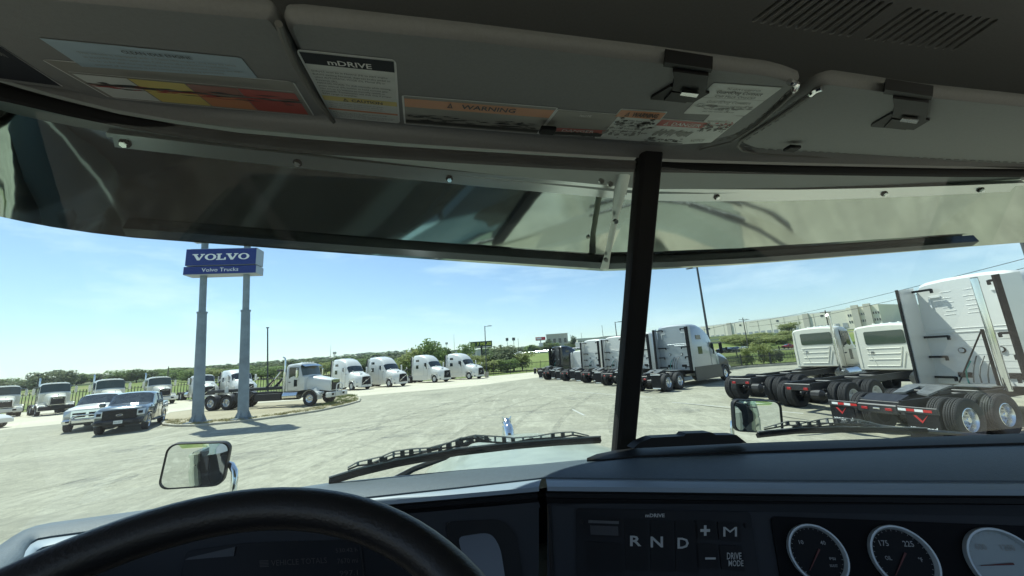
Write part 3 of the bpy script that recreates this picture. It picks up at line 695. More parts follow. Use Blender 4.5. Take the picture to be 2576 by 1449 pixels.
hood_mirror(mc, .182, .146, R(11), [aZ(560, 1165, 1.34), aZ(582, 1170, 1.33), aZ(590, 1185, 1.32), aZ(590, 1205, 1.31), aZ(586, 1235, 1.30), aZ(586, 1300, 1.28)], 'rounded black hood mirror on the left with chrome arm', R(6))
mc = aZ(1905, 1047, 1.95)
hood_mirror(mc, .25, .165, R(-15), [aZ(1862, 1050, 2.0), aZ(1850, 1052, 2.0), aZ(1842, 1062, 2.0), aZ(1841, 1080, 2.0), aZ(1846, 1115, 1.98)], 'rounded black hood mirror on the right reflecting a street', R(6))
# wipers
WSE = Vector((0, .03, 0))
def wpt(x, y, e=.025):   # pixel -> just outside the windshield
    p = aV(x, y, .9)
    for _ in range(6):
        u = p.x; t = (p.z-CZ+.254)/.67; a = abs(u-.5); v = .979-.278*t-.045*a*a+e; p = aV(x, y, v)
    return p
WB = M('wiper_black', (.035, .037, .038), .4)
WGx = M('wiper_grey', (.30, .31, .31), .4)
def wiper(rub, arcs, arm, lab):
    mb = MB(RUB); P = [wpt(*p) for p in rub]
    mb.loft([[p+Vector(q) for q in ((0, -.006, -.004), (0, .004, -.012), (0, .008, -.002), (0, -.002, .006))] for p in P], caps=True)
    o = mb.build('wiper_blade', cab, smooth=20, label=lab)
    mb = MB(WGx); mb.tube([p+Vector((0, -.003, .007)) for p in P], .0022, 6); mb.build('blade_spine', o)
    for a in arcs:
        ad = dense(a, 22); pts = [wpt(x, y, .03) for x, y in ad]; n = len(pts)
        ww = [min(.0095, .003+.0022*min(k, n-1-k)) for k in range(n)]
        for sg_, m_, rr in ((1, WGx, .0018), (-1, WB, .0022)): mb = mb if sg_ < 0 else MB(WB, WGx); mb.mat(m_).tube([p+Vector((0, -.002, sg_*w2*.75)) for p, w2 in zip(pts, ww)], rr, 5)  # paler upper rail paints a highlight along each bow
        mb.mat(WB)
        for k in range(1, n-1):
            if k % 3 != 1: mb.box(pts[k], (.010, .006, ww[k]*1.4))
            else: mb.mat(WGx).box(pts[k], (.005, .006, ww[k]*1.4)); mb.mat(WB)
        mb.build('wiper_bow', o, smooth=20)
    mb = MB(WB); mb.tube([wpt(x, y, .04) for x, y in arm], [.007]*(len(arm)-1)+[.011], 6); mb.build('wiper_arm', o)
wiper([(828, 1208), (900, 1186), (1000, 1162), (1150, 1135), (1300, 1118), (1400, 1110), (1510, 1104)],
      [[(875, 1178), (900, 1166), (960, 1156), (990, 1143), (1100, 1127)], [(1080, 1128), (1150, 1115), (1200, 1102), (1290, 1107), (1340, 1100)], [(1330, 1102), (1390, 1095), (1440, 1090), (1480, 1098)], [(905, 1180), (990, 1150), (1080, 1140), (1160, 1108), (1230, 1104)], [(1160, 1104), (1195, 1098), (1235, 1108)]],
      [(1190, 1106), (1120, 1150), (1040, 1180), (960, 1225)], 'long black wiper blade in front of the driver')
wiper([(1905, 1092), (2000, 1082), (2100, 1079), (2250, 1080), (2330, 1082)],
      [[(1920, 1078), (1980, 1064), (2060, 1068), (2120, 1066)], [(2100, 1066), (2150, 1062), (2200, 1072), (2260, 1076)], [(1990, 1072), (2080, 1058), (2160, 1060), (2210, 1070)]],
      [(2120, 1062), (2250, 1078), (2400, 1090), (2480, 1100)], 'long black wiper blade in front of the passenger side')
# ================================================================== VEHICLE BUILDERS (x forward, y left, origin on the ground at the rearmost axle)
CACHE = {}
def wheel_meshes(r, w_, style, n=28, tread=False):
    key = (r, w_, style, n, tread)
    if key in CACHE: return CACHE[key]
    h = w_/2; rr = r*.58 if style != 'car' else r*.66
    mb = MB(TYRE); pr = [(rr*.96, -h*.8), (rr*1.05, -h*.95), (r*.90, -h*1.02), (r*.975, -h*.92), (r, -h*.78)]
    if tread:
        for a in (-.52, -.18, .18, .52):
            pr += [(r, h*(a-.07)), (r-.018, h*(a-.045)), (r-.018, h*(a+.045)), (r, h*(a+.07))]
    pr += [(r, h*.78), (r*.975, h*.92), (r*.90, h*1.02), (rr*1.05, h*.95), (rr*.96, h*.8)]
    mb.lathe(pr, 44 if tread else n)
    if tread:
        for k in range(54):
            a = 2*math.pi*k/54
            for yy in (-.66, .66, 0):
                T = Matrix.Rotation(a, 4, 'Y'); mb.box((r+.001, yy*h, 0), (.010, h*.24, r*.075), T)
    me = mb.build('tyre', smooth=40).data
    mb = MB(ALU if style in ('alu', 'car') else STW)
    if style == 'inner': mb.mat(FRM)
    dish = {'front': .55, 'alu': -.15, 'steel': -.15, 'car': .62, 'inner': .0}[style if style in ('alu', 'car', 'inner') else ('front' if style in ('frontalu', 'frontsteel') else 'steel')]
    if style == 'frontalu': mb.mats = [ALU]; mb.mi = 0
    d = h*dish
    mb.lathe([(rr*.97, h*.86), (rr*.92, h*.9), (rr*.86, h*.7), (rr*.82, d+.01), (rr*.60, d-.006), (rr*.34, d+.004)], n)
    if style in ('alu', 'steel'):      # rear hub sits deep in the dish and sticks out in the middle
        mb.lathe([(rr*.34, d), (rr*.30, d+.06), (rr*.22, d+.12), (.001, d+.125)], 16)
    else: mb.lathe([(rr*.34, d), (rr*.30, d+.04), (rr*.2, d+.06), (.001, d+.06)], 16)
    mb.mat(FRM)
    if style == 'car':
        for k in range(6):
            a = 2*math.pi*(k+.5)/6; c, s = math.cos(a), math.sin(a); mb.add([(rr*u*c-v*s, d+.008, rr*u*s+v*c) for u, v in ((.35, -.02), (.76, -.06), (.76, .06), (.35, .02))], [(0, 1, 2, 3)])
    elif style != 'inner':
        for k in range(10):
            a = 2*math.pi*k/10; c = Vector((rr*.68*math.cos(a), d+.003, rr*.68*math.sin(a))); mb.tube([c, c+Vector((0, .004, 0))], rr*.07, 8)
            a += .3; c = Vector((rr*.44*math.cos(a), d, rr*.44*math.sin(a))); mb.mat(CHROME).tube([c, c+Vector((0, .03, 0))], .012, 6); mb.mat(FRM)
    rim = mb.build('wheel', smooth=40).data
    for o in [o for o in COL.objects if o.data in (me, rim)]: bpy.data.objects.remove(o)
    CACHE[key] = (me, rim); return me, rim
def wheel(root, x, y, r=.52, w_=.28, style='steel', side=1, dual=False, tread=False, n=28, hide_rim=False):
    me, rim = wheel_meshes(r, w_, style, n, tread)
    T = Matrix.Translation((x, y, r)) @ (Matrix.Rotation(0 if side > 0 else math.pi, 4, 'Z'))
    o = mkobj('wheel', rim, root, T); mkobj('tyre', me, o)
    if dual: mkobj('tyre', me, o, Matrix.Translation((0, -.33, 0)))
    return o
def chassis(root, L_, xs=(0, 1.35), xf=7.0, rail=1.0, style='steel', fifth=True, flaps=True, near=False, tail=-1.0, frontstyle=None, tread=False, zr=.12):
    for s in (-1, 1):
        mb = MB(FRM); mb.box((tail/2+L_/2, s*.43, rail-zr), (L_-tail, .08, .26), ch=.01)
        mb.box((tail/2+L_/2, s*.46, rail), (L_-tail, .10, .02)); mb.build('frame_rail', root, smooth=0)
    for x in (tail+.05, .7, xs[-1]+1.2, xs[-1]+2.2):
        mb = MB(FRM); mb.box((x, 0, rail-.12), (.12, .86, .18), ch=.02); mb.build('crossmember', root, smooth=0)
    for x in xs:
        mb = MB(FRM); mb.tube([(x, -.95, .52), (x, -.3, .52), (x, -.15, .52), (x, .15, .52), (x, .3, .52), (x, .95, .52)], [.07, .08, .2, .2, .08, .07], 10)
        for s in (-1, 1): mb.box((x, s*.45, .58), (.5, .12, .14), ch=.03); mb.tube([(x+.25, s*.45, .55), (x+.25, s*.45, .85)], .12, 10)
        mb.build('axle', root)
        for s in (-1, 1): wheel(root, x, s*1.07, .52, .27, style, s, True, tread)
    mb = MB(FRM); mb.tube([(xf, -.95, .52), (xf, .95, .52)], .07, 8); mb.build('front_axle', root)
    for s in (-1, 1): wheel(root, xf, s*1.03, .52, .29, frontstyle or ('frontalu' if style == 'alu' else 'frontsteel'), s, False, tread)
    if fifth:
        mb = MB(M('fifth_wheel_steel', (.16, .165, .16), .45, .3, var=.3, vs=8)); z = rail+.22; xc = (xs[0]+xs[-1])/2+.05
        for s in (-1, 1):
            mb.prism([(xc-.50, s*.12, z-.12), (xc+.0, s*.06, z), (xc+.42, s*.02, z+.02), (xc+.42, s*.42, z+.02), (xc+.1, s*.46, z), (xc-.58, s*.40, z-.16)], (0, 0, -.05))
        mb.prism([(xc-.02, -.1, z), (xc+.42, -.1, z+.02), (xc+.42, .1, z+.02), (xc-.02, .1, z)], (0, 0, -.06))
        mb.mat(FRM).box((xc, 0, rail+.08), (.5, .9, .12), ch=.02); mb.build('fifth_wheel', root, smooth=0)
    if flaps:
        for s in (-1, 1):
            mb = MB(FRM); mb.tube([(tail+.2, s*.45, rail-.05), (tail+.1, s*.6, rail+.12), (tail+.02, s*1.2, rail+.06)], .025, 6)
            mb.build('flap_bracket', root)
            mb = MB(RUB); mb.box((tail-.0, s*.98, .62), (.02, .6, .80)); fl = mb.build('mud_flap', root, smooth=0)
            mb = MB(WHT); mb.box((tail-.018, s*.98, .27), (.006, .5, .06)); mb.box((tail-.018, s*.98, 1.04), (.02, .62, .05)); mb.build('flap_weight', fl, smooth=0)
    mb = MB(FRM); mb.box((tail-.03, 0, rail-.14), (.06, .94, .24), ch=.02); mb.build('rear_beam', root, smooth=0)
    for s in (-1, 1):
        mb = MB(REDL); mb.box((tail-.07, s*.3, rail-.2), (.03, .16, .09), ch=.01); mb.build('tail_light', root)
def sect(x, w_, zb, zt, wt, rc, dx=0., zm=None, crown=.04):
    """one cross section of a cab shell, from bottom left over the roof to bottom right"""
    zm = zm if zm is not None else (zb+zt)/2
    P = [(-w_+.02, zb), (-w_, zb+.06), (-w_, zm), (-(w_*.4+wt*.6), zt-rc), (-wt+rc*.25, zt-rc*.3), (-wt+rc, zt-.01), (-wt*.4, zt+crown*.8), (0, zt+crown)]
    P = P+[(-a, b) for a, b in P[:-1]][::-1]
    return [Vector((x+dx*abs(a/w_)**2, a, b)) for a, b in P]
NS = 15
def shell(root, secs, body_mat, wins, name='cab_body', low=None):
    """secs: loft; wins: list of (part name, section range, column range, material) cut out as parts of their own"""
    taken = {}
    for wi, (nm, i0, i1, j0, j1, m) in enumerate(wins):
        for i in range(i0, i1):
            for j in range(j0, j1): taken[(i, j)] = wi
    mb = MB(body_mat); b = len(mb.v); mb.v += [tuple(p) for s in secs for p in s]
    n = NS
    for i in range(len(secs)-1):
        for j in range(n-1):
            if (i, j) in taken: continue
            if low and (j in (0, n-2) or (low is not body_mat and j in (1, n-3) and i >= 8)): mb.mat(low)
            else: mb.mat(body_mat)
            mb.f.append((i*n+j, (i+1)*n+j, (i+1)*n+j+1, i*n+j+1)); mb.m.append(mb.mi)
        mb.mat(body_mat); mb.f.append((i*n, i*n+n-1, (i+1)*n+n-1, (i+1)*n)); mb.m.append(mb.mi)
    mb.f.append(tuple(range(n))); mb.m.append(mb.mi); L0_ = (len(secs)-1)*n; mb.f.append(tuple(L0_+j for j in range(n))[::-1]); mb.m.append(mb.mi)
    body = mb.build(name, root, smooth=38)
    for wi, (nm, i0, i1, j0, j1, m) in enumerate(wins):
        mb = MB(m)
        for (i, j), q in taken.items():
            if q == wi: mb.add([secs[i][j], secs[i+1][j], secs[i+1][j+1], secs[i][j+1]], [(0, 1, 2, 3)])
        mb.build(nm, body, smooth=38)
    return body
def side_panel(root, pts, y, m, name, th=.012, s=1):
    """flat window or panel on a vehicle side: pts are (x, z)"""
    P = [(x, s*y, z) for x, z in pts]; mb = MB(m); mb.prism(P, (0, s*th, 0)); return mb.build(name, root, smooth=0)
def arch(root, xc, r, y0, y1, m, name='fender', s=1, a0=0, a1=180, zc=.52, flat=1.):
    mb = MB(m); rows = []
    for k in range(15):
        a = R(a0+(a1-a0)*k/14); c, q = math.cos(a), math.sin(a)
        rows.append([(xc+rr*c, s*yy, zc+rr*q*flat) for yy, rr in ((y0, r-.02), (y0, r+.04), (y1-.06, r+.05), (y1, r+.02), (y1, r-.03))])
    mb.grid(rows); return mb.build(name, root, smooth=60)
def aero(name, label, loc, rz, body=WHITE, low=WHITE, cat='truck', group=None, rear=True, style='steel', roof=3.95, sleeper=True, fairings=True, detail=1, dark=False, chrome_stack=False, tread=False, day=False, xs=(0, 1.35), ext=.45):
    root = thing(name, label, cat, loc, rz, group)
    xb = 2.5 if not day else 4.7; o = 0.; h = roof
    S = []
    if not day:
        S += [sect(xb, 1.22, 1.02, h-.12, 1.10, .22), sect(xb+.12, 1.24, 1.0, h-.02, 1.12, .22), sect(xb+1.2, 1.24, 1.0, h, 1.08, .26), sect(xb+2.1, 1.23, 1.0, h-.16, 1.02, .3), sect(xb+2.75, 1.22, .95, h-.50, .98, .3)]
    else:
        S += [sect(xb, 1.15, 1.05, 2.95, 1.0, .2), sect(xb+.1, 1.2, 1.02, 3.02, 1.05, .2), sect(xb+.45, 1.2, 1.02, 3.05, 1.05, .2), sect(xb+.55, 1.2, 1.0, 3.04, 1.04, .2), sect(xb+.62, 1.2, .98, 3.02, 1.0, .2)]
    S += [sect(5.62, 1.2, .42, 3.02 if not day else 3.0, .95, .2, zm=1.95), sect(5.68, 1.2, .42, 2.94, .93, .16, zm=1.95),
          sect(6.38, 1.13, .42, 2.22, .95, .12, dx=-.25, zm=1.9), sect(6.46, 1.12, .44, 2.15, .9, .14, dx=-.2, zm=1.85), sect(6.5, 1.12, 1.12, 2.14, .88, .14, dx=-.2, zm=1.8),
          sect(7.2, 1.12, 1.18, 2.05, .80, .2, zm=1.6), sect(7.62, 1.14, 1.10, 1.98, .76, .24, zm=1.45), sect(7.72, 1.14, .40, 1.95, .74, .24, zm=1.35), sect(8.15, 1.02, .34, 1.82, .66, .25, dx=-.1, zm=1.2), sect(8.42, .70, .36, 1.62, .5, .2, zm=1.1)]
    nsec = len(S); wi = 6
    b = shell(root, S, body, [('windshield', wi, wi+1, 3, 11, WGL)], low=low)
    for s in (-1, 1):
        side_panel(b, [(4.98, 1.95), (5.56, 1.95), (5.56, 2.62), (5.40, 2.78), (4.98, 2.78)], 1.175, WGL, 'side_window', .04, s)
        if not day:
            side_panel(b, [(3.15, 2.02), (3.75, 2.02), (3.75, 2.52), (3.15, 2.52)], 1.215, WGL, 'sleeper_window', .03, s)
            if roof > 3.6: side_panel(b, [(3.15, 3.0), (3.85, 3.0), (3.78, 3.3), (3.15, 3.3)], 1.17, WGL, 'upper_window', .05, s)
        mb = MB(BLK)
        for x0, z0_, x1, z1_ in ((4.88, 1.0, 4.88, 2.85), (5.66, .95, 5.66, 1.95), (4.88, 1.0, 5.66, 1.0)): mb.tube([(x0, s*1.236, z0_), (x1, s*1.222, z1_)], .008, 4)
        mb.build('door_seam', b)
        # lower side fairing
        if not day:
            mb = MB(low); mb.prism([(2.4, s*1.25, .42), (5.6, s*1.25, .36), (5.6, s*1.25, 1.02), (2.4, s*1.25, 1.02)] if not dark else [(2.4, s*1.25, .34), (6.3, s*1.25, .34), (6.2, s*1.25, 1.22), (2.4, s*1.25, 1.22)], (0, -s*.06, 0)); mb.build('side_skirt', root, smooth=0)
        else:
            mb = MB(ALU); mb.tube([(3.2, s*.95, .72), (4.6, s*.95, .72)], .32, 16); mb.build('fuel_tank', root)
        if fairings and not day:
            mb = MB(body); mb.prism([(2.5, s*1.23, 1.0), (2.5, s*1.23, h-.15), (2.57-ext, s*1.16, h-.22), (2.47-ext, s*1.18, 1.0)], (0, -s*.035, 0)); mb.build('side_extender', root, smooth=0)
            mb = MB(RUB); mb.prism([(2.57-ext, s*1.15, h-.2), (2.47-ext, s*1.17, 1.0), (2.33-ext, s*1.13, 1.0), (2.42-ext, s*1.10, h-.22)], (0, s*(.13 if ext < .6 else .05), 0)); mb.build('extender_trim', root, smooth=0)
        # arches, lights
        arch(root, 7.0, .60, .80, 1.18, body if not dark else low, 'fender', s)
        side_panel(b, [(7.75, .95), (8.1, .82), (8.15, .92), (7.8, 1.18)], 1.03, CLR, 'headlight', .05, s)
        side_panel(b, [(6.9, 1.62), (7.35, 1.42), (7.7, 1.36), (7.3, 1.62)], .98, BLK, 'hood_vent', .12, s)
        side_panel(b, [(7.75, .42), (8.2, .42), (8.15, .55), (7.8, .58)], 1.0, BLK, 'fog_light', .05, s)
        # mirrors
        mb = MB(body if not dark else BLK); mb.box((6.0, s*1.50, 2.35), (.14, .22, .78), ch=.05); mi_ = mb.build('side_mirror', root)
        mb = MB(BLK); mb.tube([(5.9, s*1.2, 2.0), (6.0, s*1.48, 2.05)], .03, 6); mb.build('mirror_bracket', mi_)
        mb = MB(body if not dark else BLK); mb.tube([(7.25, s*.95, 1.9), (7.5, s*1.2, 2.12), (7.52, s*1.22, 2.2)], [.02, .018, .02], 6); mb.box((7.52, s*1.24, 2.26), (.08, .16, .2), ch=.03); mb.build('hood_mirror', root)
    # grille
    mb = MB(BLK); mb.prism([(8.42, -.60, .62), (8.42, .60, .62), (8.40, .52, 1.58), (8.40, -.52, 1.58)], (.05, 0, 0)); g = mb.build('grille', root, smooth=0)
    mb = MB(CHROME); mb.prism([(8.475, -.58, 1.22), (8.475, -.58, 1.15), (8.475, .56, 1.02), (8.475, .56, .95)][::1] if False else [(8.475, .50, 1.50), (8.475, .56, 1.45), (8.475, -.50, .72), (8.475, -.56, .78)], (.012, 0, 0)); mb.tube([(8.475, .12*math.cos(a*.5), 1.12+.12*math.sin(a*.5)) for a in range(13)], .014, 5); mb.build('grille_bar', g, smooth=0)
    mb = MB(BLK)
    for y in (-.42, .42): mb.box((7.9, y, 1.965), (.12, .34, .03))
    mb.build('hood_scoop', root, smooth=0)
    chassis(root, 7.6, xs=xs, style=style, flaps=rear, fifth=True, tread=tread, tail=xs[0]-1.0)
    if rear and not day:
        if roof > 3.6:       # rear wall of the sleeper with its pressed ribs, lights and vents
            mb = MB(body)
            for z in (1.55, 1.75, 1.95, 2.2, 2.4): mb.box((xb-.002, 0, z), (.010, 1.9, .012))
            mb.box((xb-.008, 0, 2.66), (.022, 2.2, .05), ch=.01); mb.box((xb-.006, 0, 2.78), (.016, 2.2, .02), ch=.006); mb.build('pressed_rib', b, smooth=0)
            for s in (-1, 1):
                mb = MB(RUB); mb.box((xb-.02, s*.5, 1.32), (.05, .34, .16), ch=.03); mb.build('rear_vent', b)
                mb = MB(CLR, RUB); mb.mat(RUB).tube([(xb-.0, s*.42, 2.08), (xb-.03, s*.42, 2.08)], .09, 14); mb.mat(CLR).tube([(xb-.03, s*.42, 2.08), (xb-.05, s*.42, 2.08)], .065, 14); mb.build('work_light', b)
                mb = MB(WHT); mb.box((xb-.02, s*.72, h-.55), (.03, .30, .05)); mb.box((xb-.02, s*.85, h-.72), (.03, .05, .38)); mb.build('reflective_corner_mark', b, smooth=0)
                for z, ln_ in ((h-.3, .5), (2.55, .6), (1.9, .42), (1.25, .5)):
                    mb = MB(BLK); mb.box((2.32, s*(1.16-ln_/2), z), (.05, ln_, .07)); mb.box((2.32, s*(1.16-ln_), z-.05), (.06, .06, .14)); mb.build('extender_strut', root, smooth=0)
            mb = MB(M('air_hose', (.05, .06, .06), .5))
            for y, d_ in ((-.2, .2), (-.05, .3), (.12, .15)): mb.tube([(xb-.05, y, 1.9), (xb-.2-d_*.4, y+.02, 1.6), (xb-.25-d_*.5, y+.05, 1.35), (xb-.3, y+.1, 1.12)], .018, 6)
            mb.mat(M('green_hose', (.03, .28, .22), .4)).tube([(xb-.05, .28, 1.75), (xb-.32, .3, 1.5), (xb-.22, .38, 1.25), (xb-.35, .3, 1.1)], .022, 6); mb.build('air_hoses', root)
        mb = MB(M('deck_plate', (.42, .43, .42), .4, .8)); mb.box((xb-.45, 0, 1.06), (.8, .8, .03)); mb.build('deck_plate', root, smooth=0)
    return root
def granite(name, label, loc, rz, body=CREAM, cat='truck', group=None, wb=4.6, xs=(0, 1.35), stack=True, bumper='black', fifth=False, guard=False, chromevisor=False, tread=False, flaps=False, rearhigh=0., tail=-1.0, hpaint=None, front='frontsteel', style='steel'):
    root = thing(name, label, cat, loc, rz, group)
    xf = xs[-1]+wb; xc = xf-.62; xb = xc-1.5    # cowl and cab back
    S = [sect(xb, 1.0, 1.14, 2.98, .92, .16), sect(xb+.08, 1.04, 1.10, 3.05, .96, .18), sect(xb+.7, 1.05, 1.10, 3.10, .96, .2), sect(xb+1.12, 1.04, 1.10, 3.06, .93, .2), sect(xb+1.20, 1.04, 1.10, 2.98, .93, .12, dx=-.05, zm=2.1), sect(xc, 1.04, 1.12, 2.18, .98, .06, dx=-.12, zm=2.0), sect(xc+.06, 1.02, 1.14, 2.1, .94, .06, zm=1.9)]
    b = shell(root, S, body, [('windshield', 4, 5, 3, 11, WGL2)])
    # hood, sloping and narrowing to the grille
    H = [sect(xc, .78, 1.15, 2.10, .66, .12, zm=1.8), sect(xc+.5, .70, 1.12, 2.06, .58, .12, zm=1.75), sect(xc+1.15, .62, 1.05, 1.92, .52, .12, zm=1.6), sect(xc+1.80, .56, .95, 1.78, .50, .10, zm=1.4), sect(xc+1.86, .54, .95, 1.74, .48, .08, zm=1.4)]
    shell(root, H, hpaint or body, [], name='hood')
    gx = xc+1.86
    mb = MB(CHROME); mb.prism([(gx, -.52, .98), (gx, .52, .98), (gx, .48, 1.74), (gx, -.48, 1.74)], (.03, 0, 0)); g = mb.build('grille_surround', root, smooth=0)
    mb = MB(BLK); mb.prism([(gx+.031, -.46, 1.02), (gx+.031, .46, 1.02), (gx+.031, .43, 1.68), (gx+.031, -.43, 1.68)], (.012, 0, 0)); mb.build('grille', g, smooth=0)
    mb = MB(FRM)
    for k in range(7): mb.box((gx+.05, 0, 1.08+k*.07), (.02, .86, .018))
    mb.build('grille_slats', g, smooth=0)
    mb = MB(CHROME); put_text(mb, 'MACK', lambda a, b_: Vector((gx+.062, a, b_)), -.32, 1.54, .11, .66, 'l', bold=.04); mb.build('grille_letters', g, smooth=0)
    for s in (-1, 1):
        side_panel(b, [(xb+.28, 2.02), (xb+.78, 2.02), (xb+1.08, 2.16), (xb+1.02, 2.80), (xb+.28, 2.84)], 1.0, WGL, 'side_window', .045, s)
        side_panel(b, [(xb+.72, 1.42), (xb+.98, 1.42), (xb+.98, 1.9), (xb+.72, 1.92)], 1.045, WGL, 'peep_window', .012, s)
        mb = MB(BLK); mb.tube([(xb+.2, s*1.055, 1.15), (xb+.2, s*1.04, 2.9), (xb+1.1, s*1.03, 2.9)], .007, 4); mb.tube([(xb+.2, s*1.055, 1.16), (xb+1.1, s*1.06, 1.16)], .007, 4); mb.box((xb+.36, s*1.06, 1.75), (.16, .03, .05)); mb.build('door_seam', b)
        arch(root, xf, .60, .62, 1.20, hpaint or body, 'fender', s, a0=-8, a1=172)
        mb = MB(DGREY); rows = []
        for k in range(13):
            a = R(-10+185*k/12); rows.append([(xf+rr*math.cos(a), s*yy, .52+rr*math.sin(a)) for yy, rr in ((1.16, .66), (1.23, .66), (1.23, .59))])
        mb.grid(rows); mb.build('fender_lip', root)
        mb = MB(hpaint or body); mb.prism([(xf+.42, s*.56, 1.0), (xf+.75, s*.55, .95), (xf+.78, s*1.15, .80), (xf+.45, s*1.18, 1.0), (xf+.3, s*1.1, 1.18), (xf+.2, s*.58, 1.3)], (0, 0, -.14)); mb.build('fender_front', root, smooth=0)
        mb = MB(CLR); mb.box((xf+.70, s*.92, .88), (.18, .34, .16), ch=.04); mb.build('headlight', root)
        mb = MB(CHROME if chromevisor else body); mb.box((xb+1.22, s*1.38, 2.32), (.12, .20, .62), ch=.04); mi_ = mb.build('side_mirror', root)
        mb = MB(CHROME); mb.tube([(xb+1.15, s*1.02, 2.75), (xb+1.2, s*1.40, 2.72), (xb+1.2, s*1.40, 1.92), (xb+1.15, s*1.04, 1.9)], .016, 6); mb.build('mirror_bracket', mi_)
        mb = MB(ALU); mb.tube([(xb-.1, s*.92, .78), (xb+1.1, s*.92, .78)], .30, 16); mb.build('fuel_tank', root)
        mb = MB(BLK); mb.box((xb+.6, s*1.14, .58), (1.2, .12, .05)); mb.build('step', root, smooth=0)
    # rear wall: window, emblem disc, pressed panels
    mb = MB(WGL2); pts = rrect(-.78, 2.22, .60, 2.80, .07); mb.prism([(xb-.004, y, z) for y, z in pts], (-.012, 0, 0)); mb.build('rear_window', b, smooth=0)
    mb = MB(CHROME); mb.tube([(xb, .42, 1.86), (xb-.02, .42, 1.86)], .07, 16); mb.build('fuel_cap', b)
    mb = MB(body)
    for z in (2.05, 1.82, 1.58): mb.tube([(xb-.005, -.55+.1*(2.05-z), z), (xb-.005, .62, z)], .018, 6)
    for y0, z0_, y1, z1_ in ((-.62, 2.1, -.42, 1.3), (-.42, 1.3, .72, 1.3), (.62, 2.05, .35, 1.3), (-.9, 1.25, -.7, 1.9), (-.7, 1.9, -.52, 1.25), (.9, 1.25, .9, 2.9), (-.93, 1.25, -.93, 2.9)): mb.tube([(xb-.005, y0, z0_), (xb-.005, y1, z1_)], .02, 6)
    mb.build('pressed_ribs', b)
    mb = MB(body, AMB)
    for y in (-.6, -.3, 0, .3, .6): mb.box((xb+.95, y, 3.14), (.14, .10, .05), ch=.02)
    mb.build('roof_light', root, kind='stuff')
    mb = MB(CHROME); mb.box((xc+1.68, 0, 1.86), (.06, .04, .12), ch=.01); mb.tube([(xc+1.66, 0, 1.9), (xc+1.75, 0, 1.96)], .03, 6); mb.build('hood_ornament', root)
    if chromevisor:
        mb = MB(STEEL); mb.grid([[(xb+1.16, y, 3.02-.04*abs(y)), (xb+1.52, y, 2.86-.04*abs(y))] for y in (-.95, -.5, 0, .5, .95)]); mb.grid([[(xb+1.16, y, 3.03-.04*abs(y)), (xb+1.52, y, 2.87-.04*abs(y))] for y in (-.95, -.5, 0, .5, .95)]); mb.build('sun_visor', root)
    bm_ = {'black': BLK, 'white': WHITE, 'steel': STEEL}[bumper]
    mb = MB(bm_); mb.box((gx+.16, 0, .70), (.22, 2.3, .36), ch=.04); bp_ = mb.build('bumper', root)
    if bumper != 'black':
        for s in (-1, 1):
            mb = MB(BLK); mb.box((gx+.275, s*.62, .72), (.012, .24, .16)); mb.build('fog_light', bp_, smooth=0)
    if guard:
        mb = MB(bm_)
        for s in (-1, 1): mb.tube([(gx+.3, s*.33, .6), (gx+.36, s*.33, 1.3), (gx+.36, s*.25, 1.42), (gx+.36, 0, 1.45)], .035, 8)
        mb.tube([(gx+.36, -.33, 1.0), (gx+.36, .33, 1.0)], .03, 8); mb.build('brush_guard', root)
    if stack:
        mb = MB(CHROME); y = -.95 if stack != 'left' else .98
        mb.tube([(xb-.18, y, .9), (xb-.18, y, 3.35), (xb-.22, y, 3.52), (xb-.36, y, 3.62)], [.06, .06, .06, .06], 12); mb.tube([(xb-.18, y, 1.2), (xb-.18, y, 2.5)], .09, 12); mb.build('exhaust_stack', root)
    chassis(root, gx-.1, xs=xs, xf=xf, fifth=fifth, flaps=flaps, style=style, tread=tread, tail=tail, rail=1.05, frontstyle=front)
    return root
